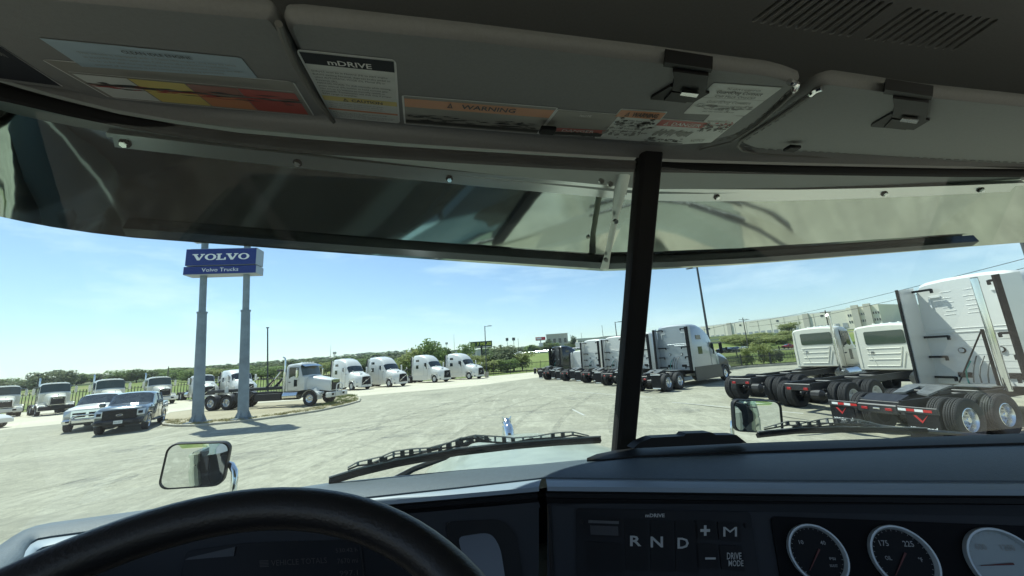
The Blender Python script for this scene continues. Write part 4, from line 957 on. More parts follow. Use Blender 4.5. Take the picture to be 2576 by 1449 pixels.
def pickup(name, label, loc, rz, paint, bumper_guard=False, dark=True, cat='pickup truck'):
    root = thing(name, label, cat, loc, rz); o = 0
    # origin at rear axle; front axle at 3.7, bumper 4.65, tail -1.25
    S = [sect(-1.25, .90, .62, 1.28, .88, .05, crown=0), sect(-1.2, .97, .55, 1.32, .93, .06, crown=0), sect(-.5, 1.0, .56, 1.33, .95, .06, crown=0), sect(.62, 1.0, .5, 1.33, .95, .06, crown=0)]
    mb_ = shell(root, S, paint, [], name='bed')
    S = [sect(.62, .99, .46, 1.42, .92, .06, crown=0, zm=1.0), sect(.68, .99, .46, 1.90, .76, .12, zm=1.32, crown=.02), sect(1.0, 1.0, .44, 1.98, .76, .12, zm=1.32, crown=.03), sect(1.9, 1.0, .44, 2.0, .76, .12, zm=1.32, crown=.03), sect(2.35, 1.0, .44, 1.95, .74, .12, zm=1.32, crown=.03),
         sect(3.02, .99, .44, 1.43, .84, .08, dx=-.22, zm=1.2, crown=.03), sect(3.14, .99, .50, 1.40, .88, .08, dx=-.2, zm=1.2, crown=.04), sect(3.20, .99, .92, 1.39, .88, .08, dx=-.1, zm=1.2, crown=.04), sect(4.1, .99, .95, 1.34, .88, .10, zm=1.2, crown=.04), sect(4.16, .99, .5, 1.33, .88, .10, zm=1.15, crown=.04), sect(4.5, .97, .46, 1.28, .86, .09, dx=-.08, zm=1.1, crown=.03), sect(4.60, .92, .5, 1.20, .84, .08, dx=-.08, zm=1.0, crown=.01)]
    b = shell(root, S, paint, [('windshield', 4, 5, 3, 11, M('windshield_glare', (.045, .055, .058), .06, coat=1., var=.5, vs=2.5)), ('side_glass', 1, 4, 2, 3, WGL), ('side_glass', 1, 4, 11, 12, WGL)])  # windshield colour lightened and mottled to stand in for sun glare
    for s in (-1, 1):
        
        for x in (.8, 1.72): mb = MB(paint); mb.tube([(x, s*.99, 1.34), (x, s*.86, 1.88)], .035, 4); mb.build('door_pillar', b)
        for x in (.72, 1.72, 2.72): mb = MB(BLK); mb.tube([(x, s*1.0, .5), (x, s*1.003, 1.3)], .006, 4); mb.build('door_seam', b)
        for x in (1.5, 2.5):
            mb = MB(CHROME if not dark else paint); mb.box((x, s*1.015, 1.12), (.2, .03, .04), ch=.01); mb.build('door_handle', b)
        mb = MB(paint if dark else BLK); mb.box((2.62, s*1.16, 1.42), (.14, .26, .22), ch=.05); mb.build('side_mirror', root)
        arch(root, 3.7, .44, .80, 1.02, paint if not dark else paint, 'wheel_arch', s, zc=.42); arch(root, 0, .44, .80, 1.02, paint, 'wheel_arch', s, zc=.42)
        mb = MB(BLK); mb.box((1.8, s*1.02, .42), (2.2, .16, .05), ch=.02); mb.build('running_board', root)
        for x in (0, 3.7): wheel(root, x, s*.88, .41, .27, 'car', s, n=24)
        mb = MB(CLR); mb.prism([(4.54, s*.64, .86), (4.49, s*.93, .88), (4.42, s*.94, 1.18), (4.53, s*.64, 1.16)], (.10, 0, 0)); hl = mb.build('headlight', root, smooth=0)
        if dark: mb = MB(BLK); mb.prism([(4.65, s*.69, .94), (4.60, s*.86, .94), (4.59, s*.86, 1.08), (4.64, s*.69, 1.08)], (.004, 0, 0)); mb.build('headlight_lens', hl, smooth=0)
        mb = MB(REDL); mb.box((-1.24, s*.88, 1.05), (.04, .12, .3), ch=.01); mb.build('tail_light', root)
    mb = MB(BLK if dark else CHROME); mb.prism([(4.60, -.64, .74), (4.60, .64, .74), (4.58, .64, 1.18), (4.58, -.64, 1.18)], (.06, 0, 0)); g = mb.build('grille', root, smooth=0)
    mb = MB(FRM if dark else BLK)
    if dark:
        for k in range(6): mb.box((4.665, 0, .80+k*.065), (.02, 1.16, .018))
        mb.mat(CHROME); pts = [(.13*math.cos(2*math.pi*k/16), .05*math.sin(2*math.pi*k/16)) for k in range(16)]; mb.prism([(4.668, y, .94+z) for y, z in pts], (.02, 0, 0)); mb.mat(M('emblem_blue', (.01, .02, .08), .3)).prism([(4.69, y*.85, .94+z*.8) for y, z in pts], (.003, 0, 0))
    else:
        for s in (-1, 1):
            for z0_, z1_ in ((.80, .90), (.95, 1.05)): mb.prism([(4.661, s*.06, z0_), (4.661, s*.58, z0_), (4.661, s*.57, z1_), (4.661, s*.06, z1_)], (.006, 0, 0))
    mb.build('grille_bars', g, smooth=0)
    mb = MB(DGREY if dark else CHROME); mb.box((4.66, 0, .60), (.26, 1.86, .24), ch=.07); bp_ = mb.build('bumper', root)
    mb = MB(WHT); mb.box((4.805, -.0, .60), (.01, .33, .16)); mb.mat(INK); put_text(mb, 'PLK 4157', lambda a, b_: Vector((4.812, a, b_)), -.13, .565, .07, .26, 'l'); mb.build('licence_plate', bp_, smooth=0)
    for s in (-1, 1):
        mb = MB(BLK); mb.box((4.79, s*.66, .60), (.02, .22, .09)); mb.build('fog_light', bp_, smooth=0)
    if bumper_guard:
        mb = MB(CHROME); mb.tube([(4.78, -.6, .55), (4.92, -.55, .80), (4.95, -.3, .92), (4.95, .3, .92), (4.92, .55, .80), (4.78, .6, .55)], .04, 8); mb.tube([(4.9, -.55, .7), (4.9, .55, .7)], .03, 8); mb.box((4.88, 0, .58), (.02, 1.0, .12)); mb.build('bull_bar', root)
    mb = MB(FRM); mb.box((1.7, 0, .42), (5.2, 1.3, .12)); mb.build('underbody', root, smooth=0)
    return root
def sedan(name, label, loc, rz, paint, cat='car', group=None, small=False, glass=WGL):
    S = [sect(-.95, .72, .45, .95, .65, .1, crown=.01), sect(-.8, .84, .32, 1.02, .70, .1, crown=.01, zm=.7), sect(-.3, .88, .28, 1.06, .72, .08, crown=.01, zm=.8), sect(.35, .88, .26, 1.42, .58, .12, crown=.02, zm=.92), sect(.8, .88, .24, 1.46, .58, .12, crown=.02, zm=.92), sect(1.35, .88, .24, 1.42, .58, .12, crown=.02, zm=.92),
         sect(2.15, .88, .26, 1.0, .72, .08, crown=.03, zm=.82), sect(2.8, .87, .30, .94, .70, .1, crown=.03, zm=.75), sect(3.35, .80, .34, .82, .62, .1, crown=.02, zm=.65), sect(3.55, .68, .38, .66, .5, .06, crown=.01)]
    if small:
        mb = MB(paint); n = NS; mb.v = [tuple(p) for s in S for p in s]
        for i in range(len(S)-1):
            for j in range(n-1):
                mb.mat(glass if (i in (2, 5) and 3 <= j < 11) or (2 < i < 5 and j in (2, 11)) else paint); mb.f.append((i*n+j, (i+1)*n+j, (i+1)*n+j+1, i*n+j+1)); mb.m.append(mb.mi)
        mb.mat(TYRE)
        for x in (0, 2.65):
            for s in (-1, 1): mb.tube([(x, s*.70, .33), (x, s*.9, .33)], .33, 10)
        o = mb.build(name, None, smooth=38); o.location = loc; o.rotation_euler = (0, 0, rz); tag(o, label, cat, group); return o
    root = thing(name, label, cat, loc, rz, group)
    shell(root, S, paint, [('windshield', 5, 6, 3, 11, WGL), ('rear_window', 2, 3, 3, 11, WGL), ('side_window', 3, 5, 2, 3, WGL), ('side_window', 3, 5, 11, 12, WGL)], name='body')
    for s in (-1, 1):
        for x in (0, 2.65): wheel(root, x, s*.78, .34, .2, 'car', s, n=24); arch(root, x, .37, .7, .90, paint, 'wheel_arch', s, zc=.34)
        mb = MB(CLR); mb.box((3.35, s*.6, .62), (.3, .28, .12), ch=.04); mb.build('headlight', root)
        mb = MB(paint); mb.box((1.75, s*.98, 1.0), (.14, .2, .12), ch=.04); mb.build('side_mirror', root)
    return root
# ================================================================== GROUND AND TERRAIN
def px_col(x, y): return PW/2+PF*(x/max(y, 1.))          # column at which a far point shows
COLS = [-9000, -1200, 0, 330, 700, 1000, 1250, 1340, 1480, 1800, 2000, 2250, 2575, 3400, 12000]
ROWS = [74, 105, 150, 210, 300, 420, 700, 1200, 2000, 3200]
ZT = {  # height of the land at each forward distance
 -9000: [0, 0, 1, 2, 4, 6, 12, 24, 42, 66], -1200: [0, 0, 1, 2.5, 5, 7, 14, 27, 48, 80], 0: [0, 0, 1, 3, 6, 8, 16, 28, 50, 80],
 330: [0, 0, 1.2, 3.6, 6.5, 9, 18, 33, 58, 90], 700: [0, 0, .6, 3, 6.5, 10, 20, 40, 72, 104], 1000: [0, 0, .4, 2.5, 6, 10, 22, 45, 82, 118],
 1250: [0, 0, .3, 3, 5, 9, 16, 30, 48, 74], 1340: [0, 0, 1.5, 5.0, 6.5, 10, 15, 24, 40, 62], 1480: [0, 0, 2., 5.6, 7, 12, 17, 26, 42, 64],
 1800: [0, 0, 1.0, 5.5, 10.5, 13, 18, 28, 44, 66], 2000: [0, 0, .4, 6, 11, 14, 19, 30, 48, 70], 2250: [0, 0, .5, 7.5, 11, 15, 22, 34, 52, 76], 2575: [0, 0, 1, 8, 12, 16, 24, 38, 58, 84],
 3400: [0, 0, 1, 6, 10, 14, 22, 36, 56, 80], 12000: [0, 0, 1, 3, 5, 7, 14, 26, 46, 70]}
def lerp_table(c, y):
    c = min(max(c, COLS[0]), COLS[-1]-1); y = min(max(y, ROWS[0]), ROWS[-1]-1)
    i = max(k for k in range(len(COLS)-1) if COLS[k] <= c); j = max(k for k in range(len(ROWS)-1) if ROWS[k] <= y)
    t = (c-COLS[i])/(COLS[i+1]-COLS[i]); s = (y-ROWS[j])/(ROWS[j+1]-ROWS[j]); t = t*t*(3-2*t)
    a = ZT[COLS[i]]; b = ZT[COLS[i+1]]
    return (a[j]*(1-t)+b[j]*t)*(1-s)+(a[j+1]*(1-t)+b[j+1]*t)*s
def tz(x, y): return 0. if y <= ROWS[0] else lerp_table(px_col(x, y), y)
def far(px, Y):                                        # ground point in a picture column at forward distance Y
    x = 0.
    for _ in range(4):
        z = tz(x, Y); 
        # column of a point (x,Y,z): solve for x
        lo, hi = -12000., 12000.
        d = Vector((0, Y, z-CZ)); zc = d.dot(cF); 
        a = PF*cR.x; k = (px-PW/2)
        # (x*cR.x + d.cR)*PF = k*(x*cF.x + zc)
        x = (k*zc-PF*d.dot(cR))/(PF*cR.x)
    return Vector((x, Y, tz(x, Y)))
def grass_mat(name, greens, s1, s2, rough=.95):
    m = bpy.data.materials.new(name); m.use_nodes = True; t = m.node_tree; b = t.nodes['Principled BSDF']; b.inputs['Roughness'].default_value = rough
    b.inputs['Specular IOR Level'].default_value = .15
    tcn = t.nodes.new('ShaderNodeTexCoord'); n1 = t.nodes.new('ShaderNodeTexNoise'); n1.inputs['Scale'].default_value = s1; n1.inputs['Detail'].default_value = 8; n1.inputs['Roughness'].default_value = .65
    n2 = t.nodes.new('ShaderNodeTexNoise'); n2.inputs['Scale'].default_value = s2; n2.inputs['Detail'].default_value = 5
    r1 = t.nodes.new('ShaderNodeValToRGB'); cr = r1.color_ramp; cr.elements[0].position = .34; cr.elements[0].color = (*greens[0], 1); cr.elements[1].position = .66; cr.elements[1].color = (*greens[2], 1)
    e = cr.elements.new(.5); e.color = (*greens[1], 1)
    mi = t.nodes.new('ShaderNodeMix'); mi.data_type = 'RGBA'; mi.blend_type = 'MULTIPLY'; mi.inputs[0].default_value = .55
    r2 = t.nodes.new('ShaderNodeValToRGB'); r2.color_ramp.elements[0].position = .3; r2.color_ramp.elements[0].color = (.45, .45, .45, 1); r2.color_ramp.elements[1].position = .7; r2.color_ramp.elements[1].color = (1.25, 1.25, 1.2, 1)
    k = t.links.new; k(tcn.outputs['Object'], n1.inputs[0]); k(tcn.outputs['Object'], n2.inputs[0]); k(n1.outputs[0], r1.inputs[0]); k(n2.outputs[0], r2.inputs[0]); k(r1.outputs[0], mi.inputs[6]); k(r2.outputs[0], mi.inputs[7]); k(mi.outputs[2], b.inputs['Base Color'])
    MATS[name] = m; return m
FIELD = grass_mat('field_grass', [(.12, .165, .04), (.17, .215, .06), (.26, .25, .11)], .02, .6)
HILL = grass_mat('hill_scrub', [(.045, .075, .025), (.085, .11, .040), (.19, .17, .095)], .006, .09)
mb = MB(FIELD); sub = []
fc = []
for a, b in zip(COLS, COLS[1:]):
    for k in range(6): fc.append(a+(b-a)*k/6)
fc.append(COLS[-1]-1)
fr_ = []
for a, b in zip(ROWS, ROWS[1:]):
    for k in range(4): fr_.append(a+(b-a)*k/4)
fr_.append(ROWS[-1]-1)
rows = []
for y in fr_: rows.append([Vector(((c-PW/2)/PF*y, y, lerp_table(c, y)-.03)) for c in fc])
ih = fr_.index(210); mb = MB(FIELD); mb.grid(rows[:ih+1]); mb.build('field', smooth=60, kind='structure')
mb = MB(HILL); mb.grid(rows[ih:]); mb.build('hills', smooth=60, kind='structure')
# level land beside and behind the lot
mb = MB(FIELD); mb.add([(-9000, -2500, -.03), (9000, -2500, -.03), (9000, 74, -.03), (-9000, 74, -.03), (4, -90, -.03), (140, -90, -.03), (140, 19, -.03), (4, 19, -.03)], [(0, 1, 5, 4), (1, 2, 6, 5), (2, 3, 7, 6), (3, 0, 4, 7)]); mb.build('ground', smooth=0, kind='structure')
# lot surface: worn pale asphalt with stains, tyre sweeps and cracks
def lot_mat(name, base, dark, light, swirl=True, cracks=True):
    m = bpy.data.materials.new(name); m.use_nodes = True; t = m.node_tree; b = t.nodes['Principled BSDF']; b.inputs['Roughness'].default_value = .88; b.inputs['Specular IOR Level'].default_value = .3
    k = t.links.new; tcn = t.nodes.new('ShaderNodeTexCoord')
    def noise(scale, detail, mpv=None, rough=.6, dist=0.):
        n = t.nodes.new('ShaderNodeTexNoise'); n.inputs['Scale'].default_value = scale; n.inputs['Detail'].default_value = detail; n.inputs['Roughness'].default_value = rough; n.inputs['Distortion'].default_value = dist
        if mpv:
            mp_ = t.nodes.new('ShaderNodeMapping'); mp_.inputs['Scale'].default_value = mpv[0]; mp_.inputs['Rotation'].default_value = (0, 0, mpv[1]); k(tcn.outputs['Object'], mp_.inputs[0]); k(mp_.outputs[0], n.inputs[0])
        else: k(tcn.outputs['Object'], n.inputs[0])
        return n.outputs[0]
    def ramp(src, p0_, c0, p1_, c1_):
        r_ = t.nodes.new('ShaderNodeValToRGB'); e = r_.color_ramp.elements; e[0].position = p0_; e[0].color = (*c0, 1); e[1].position = p1_; e[1].color = (*c1_, 1); k(src, r_.inputs[0]); return r_.outputs[0]
    def mixc(a, b_, f, mode='MIX'):
        m_ = t.nodes.new('ShaderNodeMix'); m_.data_type = 'RGBA'; m_.blend_type = mode
        if isinstance(f, float): m_.inputs[0].default_value = f
        else: k(f, m_.inputs[0])
        for v_, i in ((a, 6), (b_, 7)):
            if isinstance(v_, tuple): m_.inputs[i].default_value = (*v_, 1)
            else: k(v_, m_.inputs[i])
        return m_.outputs[2]
    c = ramp(noise(.22, 7, rough=.65), .32, dark, .66, light)
    g = ramp(noise(26., 5, rough=.75), .25, (.62, .62, .62), .75, (1.3, 1.3, 1.27)); c = mixc(c, g, .8, 'MULTIPLY')
    if swirl:
        g2 = ramp(noise(5.5, 8, ((1, .55, 1), .3), .8, .4), .36, (.70, .70, .70), .62, (1.20, 1.20, 1.18)); c = mixc(c, g2, .85, 'MULTIPLY')
        s1 = ramp(noise(1.0, 5, ((.07, .9, 1), .25), .65, 1.2), .46, (0, 0, 0), .68, (.75, .75, .75)); c = mixc(c, tuple(v_*.74 for v_ in base), s1)
        s2 = ramp(noise(1.0, 4, ((.9, .22, 1), -.35), .7, 1.6), .52, (0, 0, 0), .72, (.8, .8, .8)); c = mixc(c, tuple(min(1, v_*1.16) for v_ in light), s2)
        s3 = ramp(noise(.10, 6, None, .7, 1.2), .60, (0, 0, 0), .74, (.6, .6, .6)); c = mixc(c, tuple(v_*.5 for v_ in base), s3)
    if cracks:
        vo = t.nodes.new('ShaderNodeTexVoronoi'); vo.feature = 'DISTANCE_TO_EDGE'; vo.inputs['Scale'].default_value = .11; nn = noise(.9, 4)
        ad = t.nodes.new('ShaderNodeMix'); ad.data_type = 'VECTOR'; ad.inputs[0].default_value = .55; k(tcn.outputs['Object'], ad.inputs[4])
        vm = t.nodes.new('ShaderNodeVectorMath'); vm.operation = 'ADD'; n3 = t.nodes.new('ShaderNodeTexNoise'); n3.inputs['Scale'].default_value = .8; n3.inputs['Detail'].default_value = 5; k(tcn.outputs['Object'], n3.inputs[0]); k(tcn.outputs['Object'], vm.inputs[0]); k(n3.outputs['Color'], vm.inputs[1]); k(vm.outputs[0], vo.inputs[0])
        cr = ramp(vo.outputs['Distance'], .0015, (1, 1, 1), .006, (0, 0, 0)); c = mixc(c, tuple(v_*.78 for v_ in base), cr)
    k(c, b.inputs['Base Color'])
    bp = t.nodes.new('ShaderNodeBump'); bp.inputs['Strength'].default_value = .5; bp.inputs['Distance'].default_value = .01; k(noise(40, 4, rough=.8), bp.inputs['Height']); k(bp.outputs[0], b.inputs['Normal'])
    MATS[name] = m; return m
LOT = lot_mat('lot_asphalt', (.32, .308, .238), (.275, .263, .20), (.375, .36, .28))
LANE = lot_mat('lane_concrete', (.52, .48, .37), (.48, .44, .34), (.58, .54, .43), swirl=False, cracks=False)
DIRT = lot_mat('island_dirt', (.34, .29, .20), (.30, .26, .17), (.42, .37, .26), swirl=False, cracks=False)
def sheet(name, pts, z, m, **kw):
    mb = MB(m); mb.poly([Vector((p[0], p[1], z)) for p in pts]); return mb.build(name, smooth=0, kind='structure', **kw)
FX = [G(-900, 1105), G(0, 1030), (-52, 47), G(520, 985), (-26, 57.5), G(1000, 948), G(1245, 944), (3, 67), (11, 71.5), (16, 62), (20.2, 48.5), (23.5, 42.6), (40, 44.5), (60, 47), (90, 50)]
fence_line = [Vector((-75, 43)), Vector((-52, 48)), Vector((-38, 52.5)), Vector((-22, 58)), Vector((-4, 64)), Vector((7.2, 72.5)), ]
fence_right = [Vector((15, 66)), Vector((19.5, 47)), Vector((24.0, 42.4)), Vector((32, 43.2)), Vector((60, 46)), Vector((95, 50))]
lot_pts = [(-140, 22)]+[(p.x, p.y) for p in fence_line]+[(p.x, p.y) for p in fence_right]+[(140, 54), (140, 19), (4, 19), (4, -90), (-140, -90)]
sheet('parking_lot', lot_pts, -.0, LOT)
def sm(a, b, x): t = min(1, max(0, (x-a)/(b-a))); return t*t*(3-2*t)
def dip(x, y): return -.30*sm(4, 10.5, x)*sm(18.5, 11, y)     # the lot falls away to a drain on the right
xs_ = [4+k*.75 for k in range(12)]+[16, 25, 60, 140]; ys_ = [19-k*.75 for k in range(14)]+[4, -10, -40, -90]
mb = MB(LOT); mb.grid([[(x, y, dip(x, y)) for x in xs_] for y in ys_]); mb.build('parking_lot', smooth=60, kind='structure')
near_edge = [G(-500, 1150), G(-100, 1095), G(30, 1078), G(160, 1066), G(420, 1040), G(640, 1018), G(870, 999), G(1040, 985), G(1200, 970), G(1370, 947)]
far_edge = [(6.8, 71.5), (-4, 62.5), (-22, 56.5), (-38, 51), (-52, 46.5), (-75, 41.5), (-130, 26)]
sheet('concrete_lane', [(p.x, p.y) for p in near_edge]+far_edge, .004, LANE)
# painted bay lines on the right
PAINT = M('worn_road_paint', (.55, .55, .50), .8, var=.35, vs=5, col2=(.33, .33, .29))
for a, b in (((1330, 1190/1.06), (1500, 1172/1.06)),):
    pass
for (x0, y0), (x1, y1) in (((1440, 1030), (1470, 1045)), ((1690, 1012), (2020, 1040)), ((1990, 1078), (2090, 1062)), ((1400, 982), (1640, 1000))):
    a = G(x0, y0); b = G(x1, y1); d = (b-a).normalized(); n = Vector((-d.y, d.x, 0))*.05
    sheet('bay_line', [a+n, b+n, b-n, a-n], .004, PAINT)
# tyre marks and stains, worn unevenly into the surface
def wear(name, col, lo, hi, sc=3.):
    m = bpy.data.materials.new(name); m.use_nodes = True; t = m.node_tree; b = t.nodes['Principled BSDF']; b.inputs['Base Color'].default_value = (*col, 1); b.inputs['Roughness'].default_value = .85
    tcn = t.nodes.new('ShaderNodeTexCoord'); n_ = t.nodes.new('ShaderNodeTexNoise'); n_.inputs['Scale'].default_value = sc; n_.inputs['Detail'].default_value = 8; n_.inputs['Roughness'].default_value = .75; r_ = t.nodes.new('ShaderNodeMapRange'); r_.inputs[1].default_value = lo; r_.inputs[2].default_value = hi; r_.inputs[4].default_value = .34
    t.links.new(tcn.outputs['Object'], n_.inputs[0]); t.links.new(n_.outputs[0], r_.inputs[0]); t.links.new(r_.outputs[0], b.inputs['Alpha']); MATS[name] = m; return m
TM = wear('tyre_mark', (.09, .09, .08), .42, .75, 2.2); ST = wear('oil_stain', (.12, .13, .13), .46, .66, 1.1)
rs = random.Random(3)
def track(px0, px1, px2, w_=.24, gap=1.9):
    a, b_, c = G(*px0), G(*px1), G(*px2)
    for o_ in (-gap/2, gap/2):
        rows = [[], []]
        for k in range(25):
            t = k/24; p = a*(1-t)**2+b_*2*t*(1-t)+c*t*t; d = ((b_-a)*(1-t)+(c-b_)*t).normalized(); n_ = Vector((-d.y, d.x, 0)); rows[0].append(p+n_*(o_-w_/2)+Vector((0, 0, .003))); rows[1].append(p+n_*(o_+w_/2)+Vector((0, 0, .003)))
        mb = MB(TM); mb.grid(rows); mb.build('tyre_mark', smooth=0, kind='structure')
for tr in (((1180, 1130), (1250, 1030), (1440, 985)), ((700, 1180), (1000, 1060), (1300, 970)), ((300, 1150), (800, 1080), (1500, 1010)), ((1480, 1140), (1430, 1060), (1540, 985)), ((100, 1250), (600, 1120), (1200, 1010))): track(*tr)
for px, py, rx, ry in ((1055, 1093, 1.3, .5), (620, 1150, 1.0, .8), (900, 1080, 1.6, .6), (1480, 1000, 2., .8), (330, 1130, 1.1, .6), (1300, 1040, 1.2, .6), (1180, 1012, 2.2, .7), (1700, 1030, 1.0, .8), (250, 1210, .8, .6)):
    g = G(px, py); pts = [(g.x+rx*math.cos(a*.4)*(1+.2*rs.random()), g.y+ry*math.sin(a*.4)*(1+.2*rs.random())) for a in range(16)]; sheet('stain', pts, .0035, ST)
# kerbed island under the sign
ISZ = .12
isl = [G(404, 1063), G(408, 1071), G(440, 1074), G(500, 1073), G(560, 1067), G(630, 1060), G(720, 1048), G(800, 1036), G(870, 1021), G(905, 1011), G(908, 1004), G(896, 997), G(870, 994), G(838, 996), (-17.5, 34.5), (-26, 33.8), (-27.5, 30), (-24.5, 26)]
isl = [Vector((p[0], p[1], 0)) for p in isl]
ctr = sum(isl, Vector())/len(isl)
mb = MB(DIRT); inner = [p+(ctr-p).normalized()*.16 for p in isl]; mb.poly([Vector((p.x, p.y, ISZ-.01)) for p in inner]); mb.build('island_bed', smooth=0, kind='structure')
KERB = M('kerb_concrete', (.40, .38, .31), .9, var=.2, vs=2)
mb = MB(KERB); n = len(isl); rings = [[Vector((p.x, p.y, 0)) for p in isl], [Vector((p.x, p.y, ISZ-.02)) for p in isl], [p+(ctr-p).normalized()*.03+Vector((0, 0, ISZ)) for p in isl], [p+(ctr-p).normalized()*.16+Vector((0, 0, ISZ)) for p in isl], [p+(ctr-p).normalized()*.17+Vector((0, 0, ISZ-.05)) for p in isl]]
mb.loft(rings); mb.build('kerb', smooth=30, kind='structure')
# dry grass tufts on the island
GR = [M('dry_grass', (.30, .27, .11), .9), M('green_grass', (.16, .20, .05), .9)]
def tufts(name, spots, h, m, seed, n=30):
    rs = random.Random(seed); mb = MB(m)
    for (x, y, z) in spots:
        for k in range(n):
            a = rs.random()*6.28; r_ = rs.random()*.25; bx, by = x+r_*math.cos(a), y+r_*math.sin(a); hh = h*(.4+rs.random()); lx, ly = rs.gauss(0, .08), rs.gauss(0, .08); d = rs.random()*3.14; dx, dy = .012*math.cos(d), .012*math.sin(d)
            mb.add([(bx-dx, by-dy, z), (bx+dx, by+dy, z), (bx+lx, by+ly, z+hh)], [(0, 1, 2)])
    o = mb.build(name, smooth=0); o['kind'] = 'stuff'; return tag(o, {'dry_grass': 'dry straw coloured grass on the sign island', 'green_grass': 'green grass tufts on the tip of the island'}[name], 'grass')
rs = random.Random(5)
sp = []
for k in range(170):
    i = rs.randrange(0, 9); t = rs.random(); p = isl[i].lerp(isl[i+1], t); q = p+(ctr-p).normalized()*(.25+rs.random()**2*1.3); sp.append((q.x, q.y, ISZ-.01))
tufts('dry_grass', sp, .10, GR[0], 1, 24)
sp = []
for k in range(150):
    i = rs.choice((8, 9, 10, 11, 12)); p = isl[i].lerp(isl[i+1], rs.random()); q = p+(ctr-p).normalized()*(.2+rs.random()*2.2); sp.append((q.x, q.y, ISZ-.01))
tufts('green_grass', sp, .13, GR[1], 2, 30)
# ================================================================== TRADE SIGN
GPOLE = M('sign_pole_paint', (.20, .25, .29), .6, var=.22, vs=1.4, bump=.2, bs=4)
SBLUE = M('sign_blue', (.006, .022, .17), .35)
SCAB = M('sign_cabinet_grey', (.33, .38, .44), .5)
b1 = G(497, 1062, ISZ); b2 = G(611, 1053, ISZ); dirv = (b2-b1); dirv.z = 0; ang = math.atan2(dirv.y, dirv.x); span = dirv.length
sg = thing('dealer_sign', 'blue Volvo Trucks sign on two tall grey poles', 'sign', b1, ang)
def s_at(px, py):   # point on the sign plane in sign frame (x along, z up)
    d = ray(px, py); nrm = Vector((-math.sin(ang), math.cos(ang), 0)); t = (b1-EYE).dot(nrm)/d.dot(nrm); p = EYE+d*t-b1; return p.x*math.cos(ang)+p.y*math.sin(ang), p.z
xL, zB = s_at(474, 697); xR, zT_ = s_at(656, 628); xm = (xL+xR)/2
zj = s_at(515, 787)[1]; zsplit = s_at(475, 675)[1]; ztop2 = s_at(515, 614)[1]
for x, xt in ((0, s_at(512, 697)[0]), (span, s_at(620, 697)[0])):
    kx = (xt-x)/zB; J = lambda z: (x+kx*z, 0, z)
    mb = MB(GPOLE); mb.tube([J(0), J(zj)], [.28, .23], 20); mb.tube([J(zj-.02), J(zj+.06)], .265, 20); mb.tube([J(zj), J(zT_+2.4)], .175, 18)
    mb.box((x, 0, .02), (.95, .95, .05)); po = mb.build('pole', sg, smooth=40)
    for a in range(4):
        mb = MB(GPOLE); T = Matrix.Translation((x, 0, 0)) @ Matrix.Rotation(a*math.pi/2, 4, 'Z'); mb.prism([T @ Vector(p) for p in ((.24, -.015, .04), (.46, -.015, .04), (.44, -.015, .12), (.26, -.015, .5))], T.to_3x3() @ Vector((0, .03, 0))); mb.build('gusset', po, smooth=0)
D2 = .42
mb = MB(SCAB); mb.box((xm, 0, (zsplit+zT_)/2+.02), (xR-xL-.02, D2*2, zT_-zsplit-.03), ch=.02); cab1 = mb.build('sign_cabinet', sg)
mb = MB(SCAB); mb.box((xm-.01, 0, (zB+zsplit)/2), (xR-xL+.08, D2*2, zsplit-zB-.05), ch=.02); cab2 = mb.build('sign_cabinet', sg)
for c_, z0_, z1_, ex_ in ((cab1, zsplit, zT_, 0), (cab2, zB, zsplit, .04)):
    mb = MB(SBLUE); mb.prism([(xL+.03-ex_, -D2-.001, z0_+.045), (xR-.03+ex_, -D2-.001, z0_+.045), (xR-.03+ex_, -D2-.001, z1_-.03), (xL+.03-ex_, -D2-.001, z1_-.03)], (0, -.012, 0)); mb.build('sign_face', c_, smooth=0)
SW_ = M('sign_white', (.78, .80, .80), .5)
mb = MB(SW_)
def blk(pts, x0, z0_, sx, sz):      # slab letters drawn as polygons in a unit box
    mb.prism([(x0+a*sx, -D2-.014, z0_+b*sz) for a, b in pts], (0, -.012, 0))
def V_(x, z, w_, h):
    blk([(0, 1), (0, .86), (.10, .86), (.40, 0), (.60, 0), (.90, .86), (1, .86), (1, 1), (.66, 1), (.66, .86), (.76, .86), (.56, .30), (.34, .86), (.46, .86), (.46, 1)], x, z, w_, h)
def O_(x, z, w_, h):
    n = 28; o_ = [(.5+.5*math.cos(2*math.pi*k/n), .5+.5*math.sin(2*math.pi*k/n)) for k in range(n)]; i_ = [(.5+.27*math.cos(2*math.pi*k/n), .5+.38*math.sin(2*math.pi*k/n)) for k in range(n)]
    f = lambda p, y: Vector((x+p[0]*w_, y, z+p[1]*h)); y0, y1 = -D2-.014, -D2-.026
    mb.loft([[f(p, y0) for p in o_], [f(p, y1) for p in o_], [f(p, y1) for p in i_], [f(p, y0) for p in i_]])
def L_(x, z, w_, h):
    blk([(0, 1), (0, .86), (.14, .86), (.14, .14), (0, .14), (0, 0), (1, 0), (1, .40), (.88, .40), (.80, .15), (.42, .15), (.42, .86), (.56, .86), (.56, 1)], x, z, w_, h)
lw = (xR-xL)*.80; lx = xm-lw/2; lh = (zT_-zsplit)*.36; lz = zsplit+(zT_-zsplit)*.33; cw = lw/5.05
for k, (fn_, ww) in enumerate(((V_, 1.1), (O_, 1.02), (L_, .86), (V_, 1.1), (O_, 1.02))):
    fn_(lx, lz, cw*ww*.98, lh); lx += cw*ww*.99
mb.build('sign_letters', cab1, smooth=0)
mb = MB(SW_); put_text(mb, 'Volvo Trucks', lambda a, b_: Vector((a, -D2-.015, b_)), xm, zB+(zsplit-zB)*.34, (zsplit-zB)*.42, (xR-xL)*.51, 'c'); mb.build('sign_letters', cab2, smooth=0)
mb = MB(SCAB); mb.box((xm, 0, zT_+2.1-.9), (xR-xL, .7, 1.6), ch=.02) if False else None
